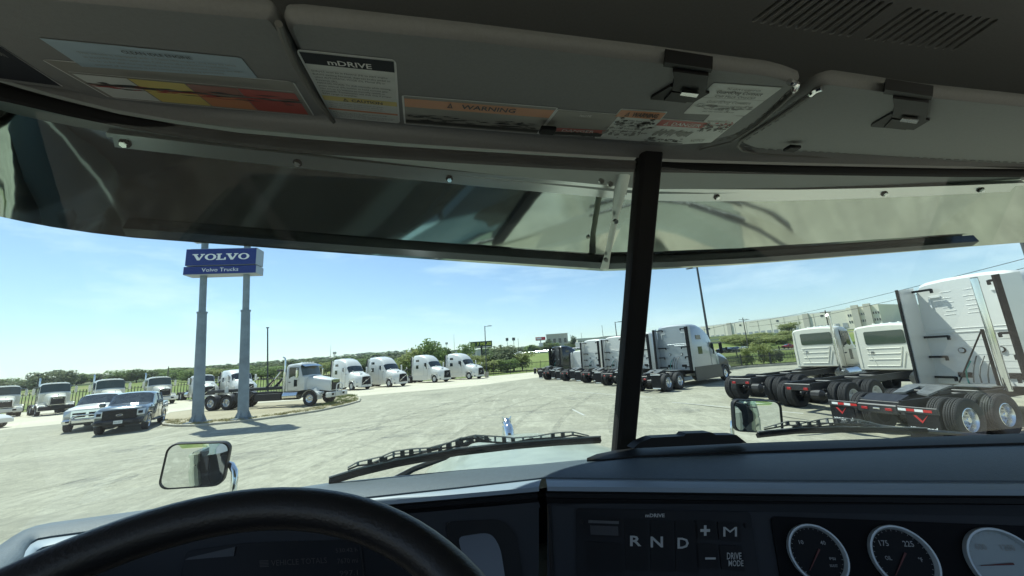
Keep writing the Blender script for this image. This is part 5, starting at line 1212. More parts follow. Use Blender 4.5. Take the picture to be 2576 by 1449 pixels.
zu = ztop2; mb.box((xm-.1, 0, zu+.9), (xR-xL-.2, .8, 1.5), ch=.03); c3_ = mb.build('sign_cabinet', sg)
# ================================================================== PARKED VEHICLES, LEFT
def hd(hx, hy): return math.atan2(hy, hx)
def place_rear(front_mid, head, dist): return (front_mid[0]-head[0]*dist, front_mid[1]-head[1]*dist, 0)
h = Vector((.56, -.83)).normalized()
pickup('pickup_truck', 'dark blue-grey pickup truck parked beside the sign island', place_rear((-21.25, 20.6), h, 3.7), hd(*h), PUP)
h2 = Vector((.60, -.80)).normalized()
pickup('pickup_truck', 'white pickup truck with chrome bull bar behind the dark pickup', place_rear((-25.4, 22.7), h2, 3.7), hd(*h2), WHITE, True, False)
hc = Vector((.97, .12, 0)).normalized(); gc = G(-42, 1083)-hc*3.5+Vector((0, .85, 0))
sedan('sedan_car', 'white sedan car cut off by the left edge of the picture', (gc.x, gc.y, 0), hd(hc.x, hc.y), WHITE)
hg = Vector((.84, -.54)).normalized()
def left_truck(px, py, dist): dist += .1; g = G(px, py); return (g.x-hg.x*dist, g.y-hg.y*dist, 0)
granite('conventional_truck', 'cream cab truck with black bumper and four bare rear axle wheels, left of the pickups', left_truck(140, 1044, 6.0), hd(*hg), CREAM, group='cream day cab trucks along the fence', wb=3.3)
granite('conventional_truck', 'cream cab truck whose lower half is hidden by the two pickups', left_truck(285, 1036, 6.0), hd(*hg), CREAM, group='cream day cab trucks along the fence', wb=3.3)
granite('conventional_truck', 'cream cab truck with a white bumper right behind the dark pickup', left_truck(413, 1018, 6.0), hd(*hg), CREAM, group='cream day cab trucks along the fence', wb=3.3, bumper='white')
granite('conventional_truck', 'cream cab truck cut off by the left edge beside the cream truck', left_truck(6, 1052, 6.0), hd(*hg), CREAM, group='cream day cab trucks along the fence', wb=3.3, bumper='white')
hv_ = Vector((.80, -.60)).normalized()
def vnl(px, py): g = G(px, py); return (g.x-hv_.x*7.0, g.y-hv_.y*7.0, 0)
aero('semi_truck', 'white low day cab truck between the cream trucks and the left sign pole', vnl(515, 1006), hd(*hv_), WHITE, day=True, group='white trucks parked along the back fence', rear=False)
aero('semi_truck', 'white mid height sleeper truck behind the right sign pole', vnl(612, 1000), hd(*hv_), WHITE, roof=3.45, group='white trucks parked along the back fence', rear=False)
for k, (px, py, lab) in enumerate(((905, 980, 'white sleeper truck parked just right of the roll-off truck cab'), (997, 972, 'second white sleeper truck from the roll-off truck'), (1108, 961, 'third white sleeper truck, after a gap in the row'), (1193, 953, 'white sleeper truck next to the lamp post with concrete base'))):
    aero('semi_truck', lab, vnl(px, py), hd(*hv_), WHITE, group='white trucks parked along the back fence', rear=False)
# roll-off truck on the island
hr_ = Vector((.985, -.17)).normalized(); gf = G(778, 1021, ISZ); gl_ = Vector((-hr_.y, hr_.x)); mid = Vector((gf.x, gf.y))+gl_*1.1
org = (mid.x-hr_.x*8.4, mid.y-hr_.y*8.4, ISZ-.01)
ro = granite('roll_off_truck', 'white roll-off hoist truck with brush guard, standing on the island', org, hd(*hr_), WHITE, wb=7.0, xs=(0, 1.4), stack='right', bumper='white', guard=True, chromevisor=True, front='frontalu', style='alu')
mb = MB(FRM)
for s in (-1, 1): mb.box((2.2, s*.42, 1.36), (6.8, .14, .22), ch=.02)
for x in (-.9, .8, 2.4, 4.0, 5.4): mb.box((x, 0, 1.33), (.12, .8, .14))
mb.build('hoist_rail', ro, smooth=0)
for s in (-1, 1):
    mb = MB(FRM); mb.prism([(2.0, s*1.05, .62), (3.2, s*1.05, .62), (3.7, s*1.05, 1.05), (2.1, s*1.05, 1.05)], (0, s*.12, 0)); mb.prism([(3.8, s*.7, .5), (6.0, s*.7, .5), (6.0, s*.7, 1.0), (3.8, s*.7, 1.0)], (0, s*.42, 0)); mb.build('tool_box', ro, smooth=0)
    for x in (0, 1.4): arch(ro, x, .60, .85, 1.22, FRM, 'mud_guard', s)
    mb = MB(CHROME, FRM); mb.tube([(4.3, s*.40, 1.45), (5.3, s*.40, 2.6)], .05, 8); mb.mat(FRM).tube([(3.9, s*.40, 1.30), (4.75, s*.40, 2.0)], .08, 8); mb.build('hoist_cylinder', ro)
mb = MB(FRM); mb.box((5.45, 0, 2.66), (.9, 1.1, .14), ch=.03); mb.box((5.75, 0, 2.0), (.1, .9, 1.5)); mb.build('hoist_hook_frame', ro, smooth=0)
mb = MB(WHITE); mb.box((.75, -.62, 1.45), (.34, .08, .5), ch=.04); mb.build('sheave_guard', ro)
# ================================================================== TRUCKS ON THE RIGHT, REAR VIEW
hs = Vector((math.cos(.674), math.sin(.674))); hl_ = Vector((-hs.y, hs.x))
def tail_at(near):  # near-side (right) rear wheel contact
    return (near[0]+hl_.x*1.22, near[1]+hl_.y*1.22, 0)
aero('semi_truck', 'silver grey sleeper truck with dark skirt, nearest of the row behind the centre bar', (8.21+.95*hs.x, 23.73+.95*hs.y, 0), .674, SILV, DGREY, xs=(-.95, .40), roof=4.08, group='sleeper trucks seen from behind', style='alu', dark=True)
rows_ = [(7.6, 29.4, 'white sleeper truck right behind the windshield bar, next to the silver one'), (6.75, 33.6, 'white sleeper truck with its rear wall just left of the windshield bar'), (5.45, 38.0, 'white sleeper truck second to the left of the windshield bar'), (3.95, 42.1, 'white truck mostly hidden at the far left end of the rear-view row')]
for x, y, lab in rows_: dd = .95 if y < 40 else 2.1; aero('semi_truck', lab, (x+dd*hs.x, y+dd*hs.y, 0), .674, WHITE, WHITE, group='sleeper trucks seen from behind', style='alu', roof=4.0 if y < 40 else 3.0, xs=(-dd, 1.35-dd))
aero('semi_truck', 'black sleeper truck standing apart at the far end of the lot', (3.9, 54.0, 0), .60, DARKP, DARKP, dark=True, style='alu')
granite('chassis_truck', 'cream cab chassis truck with bare frame, beside the black fence', (10.56, 17.07, 0), .45, CREAM, group='bare cream chassis trucks', wb=6.05, stack='right', tread=True)
granite('chassis_truck', 'cream cab chassis truck with bare frame, beside the tall white sleeper', (11.4, 14.8, -.14), .36, CREAM, group='bare cream chassis trucks', wb=5.7, stack=False, tread=True)
bigT = aero('semi_truck', 'large white sleeper truck close by at the right edge, with black mud flaps', (10.78+1.05*math.cos(.235), 10.84+1.05*math.sin(.235), -.25), .235, WHITE, WHITE, style='alu', tread=True, rear=True, roof=4.40, xs=(-1.05, .30), ext=.9)
HAZE_D = 0.00011
# flap bar, tape and print on the near truck
kids = [o for o in COL.objects if o.parent == bigT and o.name.split('.')[0] in ('mud_flap', 'flap_bracket')]
for o in kids:
    for c in list(o.children): bpy.data.objects.remove(c)
    bpy.data.objects.remove(o)
TAPE_W = M('reflective_tape_white', (.75, .76, .76), .3); TAPE_R = M('reflective_tape_red', (.5, .02, .02), .3)
mb = MB(FRM); mb.box((-2.170, 0, .78), (.12, .95, .24), ch=.03)
for s in (-1, 1): mb.box((-2.190, s*.86, .82), (.06, .80, .16), ch=.01)
bar = mb.build('rear_bar', bigT, smooth=20)
mb = MB(FRM); mb.prism([(-2.100, .44, .98), (-2.100, -.44, .98), (-1.650, -.44, 1.12), (-1.650, .44, 1.12)], (0, 0, -.1)); mb.build('rear_ramp', bigT, smooth=0)
for s in (-1, 1):
    for k in range(4):
        mb = MB(TAPE_W if k % 2 == (0 if s < 0 else 1) else TAPE_R); mb.box((-2.223, s*(.56+k*.17), .82), (.006, .165, .06)); mb.build('reflective_tape', bar, smooth=0)
    mb = MB(RUB); mb.box((-2.200, s*.92, .46), (.015, .64, .70)); fl = mb.build('mud_flap', bigT, smooth=0)
    mb = MB(RED); Y0 = s*.92
    mb.add([(-2.210, Y0+.16, .70), (-2.210, Y0+.10, .70), (-2.210, Y0, .58), (-2.210, Y0-.14, .74), (-2.210, Y0+.01, .52)], [(0, 1, 2, 4), (2, 3, 4)])
    mb.mat(WHT); put_text(mb, 'vanguard', lambda a, b_: Vector((-2.210, -a, b_)), -(Y0+.27), .36, .09, .52, 'l', bold=.02); mb.build('flap_print', fl, smooth=0)
    mb = MB(REDL); mb.box((-2.240, s*.28, .78), (.02, .16, .07), ch=.01); mb.build('tail_light', bar)
mb = MB(CHROME); mb.box((-2.240, 0, .79), (.02, .16, .05), ch=.01); mb.build('plate_lamp', bar)
# tall chrome stack, black edge strips and braces
mb = MB(CHROME, RUB); mb.tube([(1.35, -.84, 1.0), (1.35, -.84, 4.15)], .085, 16); mb.mat(RUB).tube([(1.35, -.84, 4.15), (1.35, -.84, 4.17)], .075, 16); mb.build('exhaust_stack', bigT)
mb = MB(RUB); mb.tube([(1.75, -.5, 1.1), (1.75, -.5, 2.7)], .04, 8); mb.tube([(1.75, -.5, 2.7), (1.73, .3, 1.15)], .02, 6); mb.build('hose_holder', bigT)
rsn = random.Random(8); mb = MB(WHITE)
for y0 in (.42, -.12):
    for k, z in enumerate((3.72, 3.52, 3.38, 3.22, 3.10, 2.98)):
        mb.box((2.497, y0+.04*(k % 2), z+.25), (.014, .26, .016), ch=.005)
mb.build('pressed_louvre', bigT, smooth=0)
# ================================================================== LAMP POSTS, FENCES, POLES
POLE = M('dark_post', (.035, .045, .05), .5); FENCE = M('fence_black', (.014, .016, .017), .5)
def lamp(base, h_, label, arm=None, r_=.085, foot=False, group='parking lot lamp posts', lean=0.):
    t = thing('lamp_post', label, 'lamp post', base, 0, group); t.rotation_euler = (0, math.atan2(lean, h_), 0)
    mb = MB(POLE); mb.tube([(0, 0, 0), (0, 0, h_)], [r_, r_*.75], 10); mb.build('pole', t)
    if not arm: mb = MB(POLE); mb.tube([(0, 0, h_), (0, 0, h_+.12)], .22, 10); mb.build('pole_cap', t)
    for a in arm or []:
        d = Vector((math.cos(a), math.sin(a), 0)); mb = MB(POLE); mb.tube([(0, 0, h_-.1), d*.5+Vector((0, 0, h_-.05))], .035, 6); T = Matrix.Translation(d*.75+Vector((0, 0, h_-.03))) @ Matrix.Rotation(a, 4, 'Z'); mb.box((0, 0, 0), (.7, .36, .10), T, ch=.03); mb.build('lamp_head', t)
    if foot: mb = MB(BUG); mb.tube([(0, 0, 0), (0, 0, .85)], .30, 16); mb.build('concrete_base', t)
def topz(px, py, Y): return DY(px, py, Y).z
def post_at(px, Y, pytop, dx=0):
    b = far(px, Y); top_ = DY(px+dx, pytop, Y); global LEAN; LEAN = top_.x-b.x; return b, top_.z-b.z
b, h_ = post_at(673, 58.5, 825); lamp(b, h_, 'dark lamp post right of the Volvo sign', None, .12, lean=LEAN)
b, h_ = post_at(1224, 58.5, 820, -5); lamp(b, h_, 'dark lamp post with concrete base beside the last white sleeper', [R(-5)], foot=True, lean=LEAN)
b, h_ = post_at(1560, 63, 809); lamp(b, h_, 'lamp post showing above the white trailers left of the centre bar', [R(-5)])
g = G(1790, 935); b = Vector((19.6, 39.5, 0)); p_ = DY(1748, 672, 39.5); b = Vector((20.5, 39.5, 0)); lamp(Vector((p_.x+.2, 39.5, 0)), p_.z, 'tall lamp post behind the silver sleeper truck', [R(150)], .13)
p_ = DY(2552, 560, 17); lamp(Vector((p_.x+.1, 17, 0)), p_.z+1.5, 'thick dark post at the right edge of the picture', [R(150)], .14)
p_ = DY(-18, 716, 30); lamp(Vector((p_.x-.3, 30, 0)), p_.z, 'lamp post whose head just reaches in at the left edge', [R(-30)], .1)
def fence(line, hgt, label, step=2.4, pick=.14, rails=(.25, -.22), pw=.026, zf=lambda x, y: 0.):
    t = thing('metal_fence', label, 'fence', (line[0].x, line[0].y, 0)); o = Vector((line[0].x, line[0].y, 0))
    mbp = []; pk = MB(FENCE); posts = 0
    for a, b in zip(line, line[1:]):
        L2 = (b-a).length; d = (b-a)/L2; n = max(1, int(L2/step))
        for k in range(n):
            p = a+d*(L2*k/n); q = a+d*(L2*(k+1)/n)
            P = Vector((p.x, p.y, zf(p.x, p.y)))-o; Q = Vector((q.x, q.y, zf(q.x, q.y)))-o
            mb = MB(FENCE); mb.box(P+Vector((0, 0, hgt/2+.05)), (.10, .10, hgt+.1)); mb.build('fence_post', t, smooth=0); posts += 1
            mb = MB(FENCE)
            for r_ in rails:
                z = r_ if r_ > 0 else hgt+r_
                mb.add([P+Vector((0, 0, z-.02)), Q+Vector((0, 0, z-.02)), Q+Vector((0, 0, z+.02)), P+Vector((0, 0, z+.02))], [(0, 1, 2, 3)]); mb.tube([P+Vector((0, 0, z)), Q+Vector((0, 0, z))], .035, 4)
            mb.build('fence_rail', t, smooth=0)
            m = int((q-p).length/pick)
            for j in range(1, m):
                c = P.lerp(Q, j/m); pk.box(c+Vector((0, 0, hgt/2+.04)), (pw, pw, hgt-.05))
    pk.build('picket', t, smooth=0, kind='stuff')
fence([Vector((-110, 33)), Vector((-75, 43)), Vector((-52, 48)), Vector((-38, 52.5)), Vector((-22, 58)), Vector((-4, 64.2))], 2.2, 'long black picket fence behind the left row of trucks', step=4.5, pick=.32, pw=.05)
fence([Vector((-4, 64.2)), Vector((7.2, 73)), Vector((14, 76))], 1.9, 'black picket fence between the lamp post and the black truck', step=3.0, pick=.32, pw=.045)
fence([Vector((20.8, 38.5)), Vector((24.3, 41.2)), Vector((34, 41.5)), Vector((60, 44.5))], 1.35, 'low black railing behind the silver truck and the cream chassis', step=3.2, pick=.13)
fence([Vector((15, 58)), Vector((24, 52)), Vector((45, 56)), Vector((80, 62))], 1.9, 'black picket fence further back on the right', step=3.2)
mb = MB(KERB); 
for a, b in (((19.5, 38.2), (24.3, 40.8)), ((24.3, 40.8), (34, 41.1)), ((34, 41.1), (60, 44.1))):
    a = Vector((*a, 0)); b = Vector((*b, 0)); d = (b-a).normalized(); n = Vector((-d.y, d.x, 0))*.15; mb.prism([a-n, b-n, b+n, a+n], (0, 0, .22))
tag(mb.build('kerb_wall', smooth=0), 'low pale concrete kerb wall under the railing', 'wall')
# utility poles and wires
WOOD = M('pole_wood', (.09, .08, .07), .9)
def upole(px, pytop, Y, label, hz=None, arm=True, r_=.15):
    b = far(px, Y); top_ = DY(px, pytop, Y); hh = top_.z-b.z; t = thing('utility_pole', label, 'utility pole', b, 0, 'wooden utility poles')
    mb = MB(WOOD); mb.tube([(0, 0, 0), (0, 0, hh)], [r_, r_*.65], 8); mb.build('pole', t)
    if arm: mb = MB(WOOD); mb.box((0, 0, hh-.5), (2.4, .12, .12)); mb.build('crossarm', t, smooth=0)
    return Vector((b.x, b.y, top_.z))
q1 = upole(1884, 798, 105, 'utility pole in front of the left half of the warehouse'); q2 = upole(2097, 779, 84, 'utility pole right of the first cream chassis cab')
upole(90, 1080*.0+951-9, 160, 'utility pole beside the trees on the far left', arm=True, r_=.2); upole(419, 922, 150, 'utility pole above the cream truck behind the pickups', arm=False, r_=.2)
upole(573, 920, 260, 'thin utility pole between the two sign poles', r_=.25); upole(2300, 762, 170, 'utility pole beyond the trees near the big sleeper')
for px, pt, Y, lab in ((1519, 818, 420, 'thin mast left of the centre bar'), (1438, 842, 480, 'utility pole above the highway traffic'), (1465, 838, 500, 'utility pole over the highway shops'), (1640, 835, 300, 'utility pole seen through the row of sleepers'), (1305, 852, 520, 'utility pole left of the red billboard')): upole(px, pt, Y, lab, r_=.3)
mb = MB(RUB)
def wire(name, a, b, sag, r_, lab):
    mb = MB(RUB); mb.tube([a.lerp(b, k/24)-Vector((0, 0, sag*4*(k/24)*(1-k/24))) for k in range(25)], r_, 5); tag(mb.build(name), lab, 'wire', 'overhead power lines')
E1 = DY(2800, 590, 26); E2 = DY(2800, 605, 26)
wire('power_line', DY(1600, 858, 190), DY(1884, 803, 105), .8, .05, 'power line left of the warehouse pole')
wire('power_line', DY(1884, 812, 105), DY(2800, 592, 26), .6, .028, 'upper power line sweeping up to the right edge')
wire('power_line', DY(1884, 822, 105), DY(2800, 616, 26), .9, .028, 'lower power line sweeping up to the right edge')
# ================================================================== WAREHOUSE
WALLM = M('warehouse_wall', (.80, .75, .60), .8, var=.06, vs=.05); WALLD = M('warehouse_pilaster', (.56, .52, .42), .8); ROOFM = M('warehouse_roof', (.72, .72, .70), .7)
wa = far(1745, 330); wb_ = far(2228, 215); wa.z = wb_.z = 0; dW = (wb_-wa); LW = dW.length; aw = math.atan2(dW.y, dW.x)
zb_ = 9.0
wh = thing('warehouse', 'long cream warehouse with dock doors on the hill at right', 'building', (wa.x, wa.y, 0), aw)
def wz(px, py): # height on warehouse facade plane
    d = ray(px, py); nrm = Vector((-math.sin(aw), math.cos(aw), 0)); t = (wa-EYE*0-Vector((0, 0, 0))).dot(nrm)/d.dot(nrm) if False else ((wa-Vector((0, 0, 0))).dot(nrm))/d.dot(nrm); p = EYE+d*t; return (p-wa).dot(Vector((math.cos(aw), math.sin(aw), 0))), p.z
x0, zt0 = wz(1760, 820); x1, zt1 = wz(2110, 786); x2, zt2 = wz(2130, 782); x3, zt3 = wz(2212, 777); xb0, zb0 = wz(1800, 846); xb1, zb1 = wz(2133, 826)
ZB = min(zb0, zb1); ZT1 = (zt0+zt1)/2; ZT2 = max((zt2+zt3)/2, ZT1+1)
mb = MB(WALLM); mb.box(((x0-60+x2)/2, 35, (ZB-6+ZT1)/2), (x2-x0+60, 70, ZT1-ZB+6)); w1 = mb.build('wall', wh, smooth=0)
mb = MB(WALLM); mb.box(((x2+x3)/2, 34, (ZB-6+ZT2)/2), (x3-x2, 70, ZT2-ZB+6)); w2 = mb.build('wall', wh, smooth=0)
mb = MB(ROOFM); mb.box(((x0-60+x2)/2, 36, ZT1+.3), (x2-x0+60, 72, .6)); mb.build('roof', w1, smooth=0)
L3 = x2-x0+60; n = int(L3/9)
for k in range(n):
    x = x0-60+L3*(k+.5)/n
    if k % 6 == 3:
        mb = MB(WALLD); mb.box((x, -.4, (ZB+ZT1)/2+.3), (3.4, .8, ZT1-ZB+.8)); mb.build('pilaster', w1, smooth=0)
    else:
        for dx in (-2.2, 2.2):
            mb = MB(M('dock_door', (.36, .38, .37), .6)); mb.box((x+dx, -.05, ZB+2.1), (2.6, .3, 2.8)); mb.build('dock_door', w1, smooth=0)
    if k % 3 == 1: mb = MB(WGL); mb.box((x, -.05, ZT1-2), (1.6, .2, 1.1)); mb.build('window', w1, smooth=0)
    mb = MB(WALLD); mb.box((x+4.4, -.06, (ZB+ZT1)/2), (.18, .16, ZT1-ZB)); mb.build('wall_joint', w1, smooth=0)
for r_, z in ((0, ZB+(ZT2-ZB)*.30), (1, ZB+(ZT2-ZB)*.62)):
    for k in range(14):
        x = x2+(x3-x2)*(k+.5)/14
        if k in (4, 9): continue
        mb = MB(WGL); mb.box((x, -1.05, z), ((x3-x2)/14*.5, .2, (ZT2-ZB)*.11)); mb.build('window', w2, smooth=0)
for t in (.30, .68):
    mb = MB(WALLD); mb.box((x2+(x3-x2)*t, -1.6, (ZB+ZT2)/2+.5), (3.2, 1.6, ZT2-ZB+1)); mb.build('pilaster', w2, smooth=0)
# ================================================================== VEGETATION
def leafm(name, c1_, c2_):
    m = bpy.data.materials.new(name); m.use_nodes = True; t = m.node_tree; b = t.nodes['Principled BSDF']; b.inputs['Roughness'].default_value = .75; b.inputs['Specular IOR Level'].default_value = .25
    g_ = t.nodes.new('ShaderNodeNewGeometry'); r_ = t.nodes.new('ShaderNodeValToRGB'); r_.color_ramp.elements[0].color = (*c1_, 1); r_.color_ramp.elements[1].color = (*c2_, 1); t.links.new(g_.outputs['Random Per Island'], r_.inputs[0]); t.links.new(r_.outputs[0], b.inputs['Base Color'])
    ts = t.nodes.new('ShaderNodeBsdfTranslucent'); mi = t.nodes.new('ShaderNodeMixShader'); mi.inputs[0].default_value = .45; t.links.new(r_.outputs[0], ts.inputs[0]); t.links.new(b.outputs[0], mi.inputs[1]); t.links.new(ts.outputs[0], mi.inputs[2]); t.links.new(mi.outputs[0], t.nodes['Material Output'].inputs[0])
    MATS[name] = m; return m
LF = [leafm('leaf_green', (.13, .19, .06), (.25, .33, .125)), leafm('leaf_yellow_green', (.21, .25, .085), (.36, .38, .16)), leafm('leaf_dark', (.075, .11, .045), (.15, .19, .08)), leafm('leaf_grey_green', (.15, .185, .11), (.26, .28, .17))]
BARK = M('bark', (.08, .065, .05), .9)
def crown_mesh(seed, w_, h_, nleaf, size, mat_, low=.15, lobes=9):
    rs = random.Random(seed); mb = MB(mat_); V = []; F = []
    L_b = []
    for k in range(lobes):
        a = rs.random()*6.28; r_ = rs.random()**.5*.34*w_; z = h_*(low+.2+(.75-low)*rs.random()); L_b.append((r_*math.cos(a), r_*math.sin(a), z, w_*(.16+.16*rs.random()), h_*(.14+.13*rs.random())))
    for k in range(nleaf):
        x, y, z, rr, rz_ = rs.choice(L_b); d = Vector((rs.gauss(0, 1), rs.gauss(0, 1), rs.gauss(0, 1))).normalized(); q = (.55+.5*rs.random())
        c = Vector((x+d.x*rr*q, y+d.y*rr*q, z+d.z*rz_*q)); s = size*(.6+.8*rs.random())
        n = (d+Vector((rs.gauss(0, .5), rs.gauss(0, .5), rs.gauss(0, .5)+.3))).normalized(); a_ = n.orthogonal().normalized(); b_ = n.cross(a_); t = rs.random()*3.14; a2 = a_*math.cos(t)+b_*math.sin(t); b2_ = n.cross(a2)
        i = len(V); V += [c-a2*s, c-b2_*s*.6+n*s*.2, c+a2*s, c+b2_*s*.6+n*s*.15]; F.append((i, i+1, i+2, i+3))
    mb.v = [tuple(v_) for v_ in V]; mb.f = F; mb.m = [0]*len(F); o = mb.build('crown', smooth=0); me = o.data; bpy.data.objects.remove(o); return me
def trunk_mesh(seed, w_, h_):
    rs = random.Random(seed); mb = MB(BARK); mb.tube([(0, 0, -.3), (.05, 0, h_*.25), (0, .05, h_*.45)], [.03*h_, .022*h_, .018*h_], 7)
    for k in range(5):
        a = k*1.26+rs.random(); r_ = w_*(.2+.12*rs.random()); mb.tube([(0, .03, h_*(.2+.04*k)), (r_*.5*math.cos(a), r_*.5*math.sin(a), h_*.5), (r_*math.cos(a), r_*math.sin(a), h_*(.62+.1*rs.random()))], [.012*h_, .009*h_, .004*h_], 5)
    o = mb.build('trunk'); me = o.data; bpy.data.objects.remove(o); return me
KIND = []
for i, (mt, lw_) in enumerate(((0, .1), (1, .1), (2, .15), (3, .05), (1, 0.), (0, 0.))):
    KIND.append((crown_mesh(30+i, 1., 1., 1500, .045, LF[mt], lw_, 11), trunk_mesh(60+i, 1., 1.)))
def tree(px, Y, w_, h_, kind, label, group, name='tree', cat='tree', rot=None):
    b = far(px, Y) if not isinstance(px, Vector) else px
    t = thing(name, label, cat, b, rot if rot is not None else random.random()*6.28, group); me, tr = KIND[kind]; S_ = Matrix.Diagonal((w_*.95, w_*.95, h_*.80, 1))
    mkobj('trunk', tr, t, S_); mkobj('crown', me, t, S_)
# trees behind the white sleepers
for px, Y, w_, h_, k, lab in ((1030, 84, 7, 6.2, 1, 'yellow green tree left of the tallest tree behind the sleepers'), (1062, 88, 8, 8.6, 1, 'tallest pale green tree behind the white sleeper trucks'), (1092, 86, 7.5, 9.2, 0, 'tall rounded tree behind the third white sleeper'), (1118, 92, 6.5, 8.2, 2, 'darker tree leaning right of the tallest tree'), (1005, 92, 7, 5.0, 0, 'low tree at the left end of the grove'),
                              (1150, 90, 7.5, 5.6, 1, 'olive bush between the third and fourth sleepers'), (1172, 98, 6, 8.4, 0, 'narrow tree just left of the billboard'), (1200, 88, 8, 5.0, 1, 'broad bush behind the fourth sleeper'), (1238, 90, 8, 5.5, 2, 'dark bush right under the billboard'), (1262, 86, 8, 7.0, 3, 'grey green tree right of the lamp post'), (1290, 84, 8, 6.4, 3, 'grey green bush beyond the fence bend'), (1312, 82, 6, 4.6, 1, 'bright yellow green bush at the end of the grove'),
                              (975, 96, 8, 4.6, 1, 'yellowish brush behind the second sleeper'), (1275, 78, 6, 3.0, 0, 'low green brush in front of the grove'), (1225, 76, 7, 3.0, 1, 'low brush behind the lamp post base'), (1130, 78, 7, 4.0, 1, 'brush behind the gap between sleepers'), (1080, 76, 8, 4.2, 0, 'green brush at the foot of the tall trees')):
    tree(px, Y, w_, h_, k, lab, 'trees of the grove behind the sleepers')
# right: bushes behind the railing and on the bank
for px, Y, w_, h_, k, lab in ((1890, 47, 2.3, 2.5, 4, 'bright green bush right behind the low railing'), (1922, 45.5, 2.4, 2.9, 4, 'taller yellow green bush behind the railing'), (1950, 46, 2.0, 2.0, 3, 'grey green bush at the right end of the railing'), (1868, 48, 1.4, 1.2, 5, 'small bush left of the bright bushes'),
                              (1985, 240, 14, 8, 1, 'small tree on the bank under the warehouse'), (2255, 150, 16, 7.5, 1, 'olive tree right of the warehouse'), (2290, 140, 14, 7, 0, 'green tree beside the big white sleeper'), (2210, 165, 8, 5, 3, 'small tree before the warehouse offices'), (2090, 175, 9, 6, 2, 'small dark tree before the dock doors')):
    tree(px, Y, w_, h_, k, lab, 'bushes and trees on the right')
ZN = [(-40, 'at the left edge of the picture'), (60, 'beside the leftmost utility pole'), (190, 'behind the tall grey trees'), (240, 'left of the middle cream truck'), (290, 'over the middle cream truck'), (340, 'right of the middle cream truck'), (390, 'left of the short utility pole'), (440, 'right of the short utility pole'), (480, 'left of the left sign pole'), (530, 'right of the left sign pole'), (580, 'between the sign poles'), (620, 'right of the right sign pole'), (660, 'left of the first lamp post'), (700, 'right of the first lamp post'), (760, 'over the roll-off truck cab'), (820, 'right of the roll-off truck cab'), (880, 'over the first white sleeper'), (940, 'between the first two white sleepers'), (1000, 'over the second white sleeper'), (1100, 'over the grove'), (1255, 'right of the green billboard'), (1300, 'left of the red billboard'), (1345, 'under the red billboard'), (1380, 'over the black truck'), (1430, 'right of the black truck'), (1480, 'over the first white sleeper seen from behind'), (1540, 'next to the centre bar'), (1830, 'right of the silver truck nose'), (1870, 'at the left warehouse pole'), (1920, 'under the dock doors'), (1970, 'left of the first cream chassis cab'), (2030, 'behind the first cream chassis cab')]
def zone(px): return [z for a, z in ZN if a <= px or a == -40][-1]
rs = random.Random(11)
def scatter(n, pxr, Yr, wr, hr2, kinds, label, group, name='tree'):
    for i in range(n):
        px = pxr[0]+(pxr[1]-pxr[0])*(i+rs.random())/n; Y = Yr[0]+(Yr[1]-Yr[0])*rs.random(); kd = rs.choice(kinds); tree(px, Y, wr[0]+(wr[1]-wr[0])*rs.random(), hr2[0]+(hr2[1]-hr2[0])*rs.random(), kd, label % (('green', 'yellowish', 'dark green', 'grey green', 'yellowish', 'bright green')[kd], zone(px)), group, name, 'tree' if name == 'tree' else 'bush')
scatter(26, (1830, 2060), (160, 200), (7, 12), (2.8, 4.5), (1, 1, 4), '%s bush below the warehouse, %s', 'bushes below the warehouse', 'bush')
scatter(34, (-60, 1000), (205, 250), (11, 18), (5.5, 8.5), (0, 2, 3, 2), '%s tree beyond the field, %s', 'tree belt beyond the field')
scatter(24, (430, 1000), (150, 200), (9, 14), (4.5, 7), (0, 0, 1, 2), '%s tree at the near field edge, %s', 'nearer tree belt at the field edge')
for px, Y, w_, h_ in ((105, 185, 15, 11), (128, 190, 13, 11.5), (150, 186, 12, 11)): tree(px, Y, w_, h_, 3, {105: 'broad grey tree beside the leftmost utility pole', 128: 'middle tree of the tall grey group at far left', 150: 'right hand tree of the tall grey group at far left'}[px], 'tall grey trees at far left')
tree(345, 200, 12, 9, 2, 'tall dark tree rising above the belt right of the middle cream truck', 'tree belt beyond the field')
scatter(40, (1240, 1560), (250, 520), (9, 15), (5, 8), (0, 2, 3), '%s tree past the highway, %s', 'trees past the highway')
for px, Y, w_, h_, lab in ((1382, 330, 12, 13, 'round dark tree beside the red billboard'), (1443, 330, 7, 15, 'tall thin tree above the black truck'), (1262, 300, 10, 10, 'tree right of the billboard')): tree(px, Y, w_, h_, 2, lab, 'trees past the highway')
# far woods on the hills: one mass of clumps
me_ = [crown_mesh(90+k, 1., 1., 60, .17, LF[k % 4], 0., 5) for k in range(4)]
mb = MB(*[LF[k] for k in range(4)])
rs = random.Random(21)
src = [([tuple(v_.co) for v_ in m.vertices], [tuple(p.vertices) for p in m.polygons]) for m in me_]
for i in range(1500):
    Y = 330*(2600/330)**(rs.random()**.8); px = -250+3000*rs.random(); b = far(px, Y)
    if 1745 < px < 2240 and Y < 480: continue
    w_ = rs.uniform(10, 22)*(1+Y/2500); h_ = rs.uniform(4, 8)*(1+Y/3500); k = rs.choice((0, 2, 2, 3)); mb.mi = k; a = rs.random()*6.28; ca, sa = math.cos(a), math.sin(a); V_s, F_s = src[k]
    mb.add([(b.x+(x*ca-y*sa)*w_, b.y+(x*sa+y*ca)*w_, b.z-1+z*h_) for x, y, z in V_s], F_s)
wd = mb.build('far_woods', smooth=0, kind='stuff'); tag(wd, 'scrubby woods covering the distant hills', 'woods')
